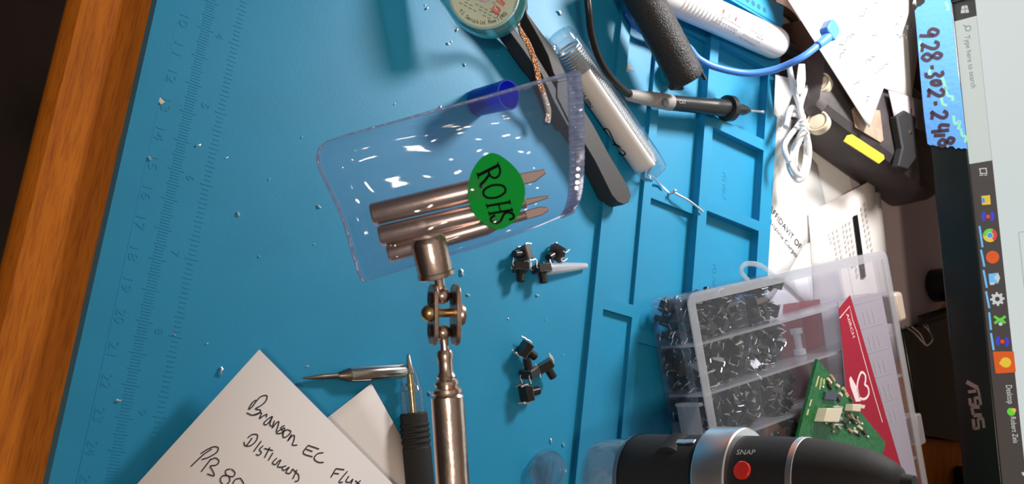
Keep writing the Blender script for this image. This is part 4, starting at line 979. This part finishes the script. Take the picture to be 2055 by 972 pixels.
# ------------------------------------------------------------------ monitor
Mb0, Mb1 = at(1837, 0, 4), at(1930, 936, 4); m1_ = (Mb1-Mb0).normalized(); back_ = Vector((-m1_.y, m1_.x, 0)); m2_ = (ZUP*math.cos(math.radians(8))+back_*math.sin(math.radians(8))); mN = m1_.cross(m2_).normalized()
if mN.y > 0: mN = -mN
mon = thing('computer_monitor', 'black glossy computer monitor with blue-taped lower bezel and lit screen', 'monitor', (12, 47, -.5))
def MP(s, t, o=0): return Mb0 + m1_*s + m2_*t + mN*o
def mm_(u, v, o=0): return onp(u, v, Mb0+mN*o, mN)
def mst(u, v):
    q = mm_(u, v)-Mb0; return q.dot(m1_), q.dot(m2_)
tS = (mst(1911, 0)[1]+mst(2005, 936)[1])/2
S0 = mst(1935, -14)[0]-1.25; S1, T1 = S0+49, 30
mb = MB(); lip = .12
mb.box(MP((S0+S1)/2, tS/2, -.9), m1_*((S1-S0)/2), m2_*(tS/2), mN*.9)
mb.box(MP((S0+S1)/2, T1-.9, -.9), m1_*((S1-S0)/2), m2_*.9, mN*.9)
mb.box(MP(S0+.8, T1/2, -.9), m1_*.8, m2_*(T1/2-1.8+.9), mN*.9); mb.box(MP(S1-.8, T1/2, -.9), m1_*.8, m2_*(T1/2-1.8+.9), mN*.9)
mb.build('bezel', BLACKG, mon, bevel=.06)
mb = MB(); mb.box(MP((S0+S1)/2, T1/2, -2.6), m1_*((S1-S0)/2-.3), m2_*(T1/2-.3), mN*.9); mb.build('back_housing', BLACKP, mon, bevel=.5)
scr = MB(); scr.m = 0
scr.box(MP((S0+S1)/2, (tS+T1-1.8)/2, -.30), m1_*((S1-S0)/2-1.2), m2_*((T1-1.8-tS)/2+.3), mN*.15)
ms_ = lambda u, v, o=-.12: onp(u, v, Mb0+mN*o, mN)
tB = ((ms_(2003, 486)-Mb0).dot(m2_)+(ms_(2038, 751)-Mb0).dot(m2_)+(ms_(2052, 850)-Mb0).dot(m2_))/3
tB0 = tS-.06
def srect(s0, s1, t0, t1, m_, o=-.135): scr.m = m_; scr.poly([MP(s0, t0, o), MP(s1, t0, o), MP(s1, t1, o), MP(s0, t1, o)])
sOf = lambda u, v: (ms_(u, v)-Mb0).dot(m1_)
mats_s = [E_BG, E_BAR, E_SRCH, E_TXT, E_GREY, E_START, E_BLU, E_YEL, E_RED, E_GRN, E_ORG, E_NAVY, E_LINE, E_SKY]
srect(sOf(1935, 327), S1-1.2, tB0, tB, 1); srect(sOf(1935, 40), sOf(1960, 327), tB0, tB, 2, -.134); srect(S0+1.2, sOf(1935, 38), tB0, tB, 5)
srect(sOf(1935, 40), sOf(1960, 327), tB-.02, tB, 12, -.13)
def spoly(px, m_, o=-.12): scr.m = m_; scr.poly([ms_(u, v, o) for u, v in px])
def sdisc(u, v, r, m_, o=-.12, a0=0, a1=2*math.pi, r_in=0):
    scr.m = m_; c = ms_(u, v, o); n = 16
    out = [c+(m1_*math.cos(a0+(a1-a0)*i/n)+m2_*math.sin(a0+(a1-a0)*i/n))*r for i in range(n+1)]
    if r_in: inn = [c+(m1_*math.cos(a0+(a1-a0)*i/n)+m2_*math.sin(a0+(a1-a0)*i/n))*r_in for i in range(n+1)]; scr.add(out+inn, [[i, i+1, n+2+i, n+1+i] for i in range(n)])
    else: scr.poly(([c] if abs(a1-a0) < 6.2 else [])+out[:n if abs(a1-a0) > 6.2 else n+1])
def sstroke(px, wd, m_, o=-.12): scr.m = m_; scr.stroke([ms_(u, v, o) for u, v in px], wd, mN)
# start logo, search glass, text
cM = lambda x, y: (1840+x*.2572, y*.2572)
for q in ([(350, 48), (372, 43), (374, 70), (346, 72)], [(376, 42), (392, 40), (400, 66), (377, 69)], [(345, 76), (374, 73), (375, 102), (342, 104)], [(378, 73), (401, 70), (408, 98), (379, 101)]): spoly([cM(*p_) for p_ in q], 3)
c = cM(400, 222); sdisc(c[0], c[1], .16, 4, r_in=.12); sstroke([cM(388, 210), cM(362, 198)], .05, 4)
scr.m = 4; text(scr, 'Type here to search', ms_(1840+372*.2572, 282*.2572, -.12), ms_(1840+425*.2572, 692*.2572, -.12), .27, mN, .004)
cI = lambda x, y: (1920+x*.3089, 320+y*.3089)
for q in ([(145, 62), (195, 58)], [(150, 62), (156, 95)], [(190, 58), (196, 92)], [(150, 92), (196, 92)]): sstroke([cI(*p_) for p_ in q], .05, 3)
sstroke([cI(148, 104), cI(172, 103)], .04, 3); sstroke([cI(180, 104), cI(198, 102)], .04, 3)
spoly([cI(160, 238), cI(216, 232), cI(221, 293), cI(165, 297)], 7); spoly([cI(163, 252), cI(180, 250), cI(185, 280), cI(167, 283)], 6, -.115)
def ring_icon(c_, r, o=-.12): sdisc(*c_, r, 11, a0=.5, a1=2.4, r_in=r*.5); sdisc(*c_, r, 11, a0=3.6, a1=5.5, r_in=r*.5); sdisc(*c_, r*.32, 8)
ring_icon(cI(203, 372), .33)
c_ = cI(216, 494); sdisc(*c_, .35, 8, a0=.5, a1=2.6); sdisc(*c_, .35, 9, a0=2.6, a1=4.7); sdisc(*c_, .35, 7, a0=4.7, a1=6.78); sdisc(*c_, .17, 3, -.115); sdisc(*c_, .13, 6, -.112)
c_ = cI(233, 636); sdisc(*c_, .33, 10)
for dx_ in (-12, 8): sstroke([cI(218, 634+dx_), cI(250, 632+dx_)], .05, 8, -.115)
spoly([cI(206, 745), cI(268, 737), cI(272, 806), cI(212, 808)], 13); spoly([cI(268, 737), cI(282, 770), cI(270, 800), cI(240, 770)], 3, -.115); spoly([cI(214, 800), cI(244, 800), cI(246, 815), cI(216, 817)], 3, -.11)
c_ = cI(264, 908); sdisc(*c_, .27, 3, r_in=.12)
for i in range(8):
    a = i*math.pi/4; P = ms_(*c_, -.12); d = m1_*math.cos(a)+m2_*math.sin(a); scr.m = 3; scr.stroke([P+d*.22, P+d*.35], .11, mN)
cJ = lambda x, y: (1920+x*.3619, 620+y*.3619)
for q in ([(208, 42), (240, 60), (270, 42)], [(210, 82), (240, 62), (270, 80)]): scr.m = 9; scr.stroke(cr([ms_(*cJ(*p_), -.12) for p_ in q], 4), .13, mN)
sdisc(*cJ(243, 84), .10, 3, -.11)
c_ = cJ(253, 182); ring_icon(c_, .33)
spoly([cJ(203, 238), cJ(316, 237), cJ(328, 352), cJ(220, 360)], 10)
c_ = cJ(272, 298); sdisc(*c_, .26, 7, -.11); spoly([cJ(246, 280), cJ(268, 276), cJ(270, 318), cJ(250, 320)], 7, -.108); sdisc(*cJ(246, 302), .09, 7, -.107)
for (p_, q_2) in (((140+8, 434), (165+3, 572)), ((158, 588), (180, 698)), ((174, 720), (196, 835)), ((190, 858), (212, 968))): sstroke([cI(*p_), cI(*q_2)], .10, 13, -.11)
for (p_, q_2) in (((180, 20), (190, 118)), ((190, 135), (205, 230)), ((206, 240), (222, 358))): sstroke([cJ(*p_), cJ(*q_2)], .10, 13 if p_[0] < 200 else 10, -.105)
scr.m = 3; text(scr, 'Desktop', ms_(*cJ(272, 425), -.12), ms_(*cJ(284, 528), -.12), .30, mN, .004); text(scr, 'Robert Zeis', ms_(*cJ(298, 600), -.12), ms_(*cJ(314, 745), -.12), .26, mN, .004)
sdisc(*cJ(302, 572), .20, 9); sdisc(*cJ(318, 563), .10, 7, -.115)
sstroke([cJ(365, 908), cJ(375, 925)], .12, 3)
# window frame line at the right of the page
sstroke([cI(402, 475), (2075, 462)], .03, 12, -.13); sstroke([cI(402, 475), cI(425, 700), (2062, 640)], .03, 12, -.13)
scr.build('screen', mats_s, mon, smooth=30)
# maker's lettering on the bezel
mb = MB(); bz = lambda x, y: mm_(*cJ(x, y), .0)
def blk(pts, wd=.2): mb.stroke([bz(*q) for q in pts], wd, mN, .02)
blk([(55, 406), (118, 440)], .22); blk([(118, 440), (128, 485)], .12); blk([(64, 462), (108, 456)], .16)
blk([(72, 497), (78, 538)], .16); blk([(74, 536), (106, 532)], .16); blk([(100, 494), (106, 534)], .13); blk([(100, 496), (132, 492)], .16); blk([(128, 490), (134, 534)], .14)
blk([(82, 545), (128, 545)], .2); blk([(85, 548), (92, 590)], .16); blk([(92, 592), (140, 590)], .2)
blk([(92, 612), (98, 668)], .16); blk([(95, 666), (124, 662)], .16); blk([(118, 610), (124, 664)], .13); blk([(118, 612), (148, 608)], .16); blk([(145, 606), (152, 662)], .14)
mb.build('maker_lettering', mat('brushed_bronze_lettering', (.42, .36, .34), .3, .9), mon)
# stand
base_px = [(1812, 662), (1880, 640), (1960, 640), (2050, 760), (2000, 880), (1925, 888), (1852, 878), (1835, 790)]
mb = MB(); mb.prism([at(u, v, -.1)-ZUP*.38 for u, v in base_px], ZUP*.38); mb.build('stand_foot', BLACKG, mon, bevel=.1)
P = MP((S0+S1)/2+5, 10, -4); mb = MB(); mb.prism([(P.x-3, P.y+1, -.4), (P.x+3, P.y+1.8, -.4), (P.x+3, P.y+3.5, -.4), (P.x-3, P.y+2.7, -.4)], (0, 0, 18)); mb.build('stand_neck', BLACKG, mon, bevel=.2)

# blue masking tape with the number: stuck on the bezel, a thing of its own
tp = thing('masking_tape', 'strip of blue masking tape with handwritten number 928-302-2418 on the bezel', 'tape', mm_(1890, 150, 0))
mb = MB(); BT = lambda x, y, o=.03: mm_(1830+x*.2883, 30+y*.2883, o)
rnd = random.Random(3)
torn = [BT(110+(i/14)*275, 905+(i/14)*25+rnd.uniform(-12, 12)) for i in range(15)]
tl0, tr0 = mm_(1838, 22, .03), mm_(1857, -8, .03)
mb.prism([mm_(1841, 15, .03), mm_(1836, 22, .03)]+[BT(30, 60), BT(60, 430), BT(85, 700)]+torn+[BT(345, 560), BT(310, 300), BT(285, 60), mm_(1905, -30, .03), mm_(1860, -30, .03), mm_(1856, 5, .03), mm_(1848, 12, .03)], mN*.015)
tpp = mb.build('tape_strip', TAPE, tp)
mb = MB()
DG = [('9', (180, 88), (48, 100)), ('2', (180, 175), (60, 200)), ('8', (205, 250), (70, 270)), ('-', (165, 345), (115, 350)), ('3', (212, 385), (92, 398)), ('0', (200, 455), (135, 457)), ('2', (218, 508), (108, 515)), ('-', (190, 595), (140, 600)), ('2', (240, 660), (130, 670)), ('4', (262, 755), (130, 770)), ('1', (230, 832), (150, 835)), ('8', (290, 840), (185, 868))]
for ch, tpx, bpx in DG:
    wd = {'9': 60, '2': 62, '8': 60, '-': 36, '3': 44, '0': 34, '4': 60, '1': 10}[ch]
    O_ = BT(*bpx, .05); Y_ = BT(*tpx, .05)-O_; X_ = BT(bpx[0]+6, bpx[1]+wd, .05)-O_
    glyph(mb, G[ch], O_, X_, Y_, .19, mN)
mb.build('handwriting', mat('dark_marker_ink', (.035, .018, .035), .6), tpp)
mb = MB()
for q in [[(150, 360), (120, 400), (150, 440)], [(205, 420), (225, 480), (240, 520)], [(225, 500), (250, 560), (280, 570), (285, 600)], [(205, 570), (215, 620), (245, 630)], [(290, 700), (300, 760), (335, 740), (320, 800)], [(340, 790), (350, 840), (375, 850), (370, 890)], [(235, -90), (250, -60), (250, -30)], [(55, 180), (60, 260)]]:
    mb.stroke(cr([BT(*p_, .046) for p_ in q], 4), .15, mN)
mb.build('highlighter_marks', GRNH, tpp)

# binder clip and round foot near the monitor
bcp = thing('binder_clip', 'small black binder clip with wire handles at the foot of the monitor', 'clip', at(1860, 670, 0))
mb = MB(); P0_, P1_ = at(1842, 646, .5), at(1900, 628, .5); d = (P1_-P0_).normalized(); s_ = ZUP.cross(d)
mb.prism([P0_+ZUP*0-s_*.35, P0_+s_*.35, P0_+ZUP*.5], d*(P1_-P0_).length); mb.build('clip_body', BLACKP, bcp, bevel=.04)
for off in (0, 9):
    mb = MB(); mb.tube(cr([at(1822+off, 660-off*.3, .5), at(1838+off, 672, .5), at(1856, 692-off*.2, .6), at(1862, 693, .6), at(1871, 682, .6), at(1866, 668, .5), at(1850+off, 650, .5)], 5), .05, 6); mb.build('wire_handle', ALU, bcp)
mb = MB(); P = at(1893, 572, .2); mb.lathe(P-ZUP*.56, ZUP, [(0, 1.0), (1.1, 1.0), (1.2, .9), (1.2, .02)], 32)
tag(mb.build('round_black_foot', BLACKP), 'round black plastic disc half hidden under the bezel above the binder clip', 'disc')

# ------------------------------------------------------------------ solder debris on the mat
mb = MB(); mb.tube([(-.10, 0, 0), (-.04, .02, .02), (.03, -.01, .03), (.1, .03, .01)], [.02, .035, .03, .018], 6); fr0 = mb.build('solder_fragment', SOLDER)
tag(fr0, 'tiny silver solder fragment scattered on the blue mat', 'solder fragment', 'solder fragments scattered on the mat')
SPK = [(853, 10, 0), (857, 17, 1), (982, 17, 0), (1122, 26, 2), (906, 84, 0), (899, 88, 1), (917, 60, 1), (1000, 112, 0), (932, 130, 1), (883, 216, 1), (792, 209, 0), (606, 276, 0), (640, 415, 1), (630, 490, 0), (926, 547, 2), (939, 592, 1), (443, 745, 2), (238, 804, 1), (334, 85, 0), (398, 292, 1), (455, 317, 0), (478, 430, 1), (1078, 593, 1), (1096, 643, 0), (1105, 885, 1), (1130, 893, 1), (1130, 713, 0), (862, 790, 1), (617, 735, 0), (350, 672, 0), (540, 360, 0), (300, 318, 1), (415, 690, 0), (520, 515, 0), (1020, 640, 0)]
rnd = random.Random(8)
for i, (u, v, s_) in enumerate(SPK):
    o = fr0 if i == 0 else fr0.copy()
    if i: sc.collection.objects.link(o)
    o.location = (at(u, v, .012))*U; o.rotation_euler = (0, 0, rnd.uniform(0, 6)); q = (.42, .8, 1.35)[s_]; o.scale = (q, q*1.2, q)
mb = MB(); P = at(323, 203, .0); mb.prism([P+Vector((-.1, -.05, 0)), P+Vector((.02, -.12, 0)), P+Vector((.12, .02, 0)), P+Vector((0, .12, 0))], ZUP*.04)
tag(mb.build('wood_chip', CREAM), 'tiny tan chip lying on the ruler near the 13 mark', 'chip')
mb = MB(); P = at(1262, 140, .05); mb.prism([P+Vector((-.3, -.12, 0)), P+Vector((-.05, .28, 0)), P+Vector((0, 0, 0)), P+Vector((.28, -.2, 0))], ZUP*.03)
tag(mb.build('grey_flake', mat('warm_grey_flake', (.45, .38, .36), .7)), 'small grey pointed flake in the tray left of the black foam handle', 'flake')
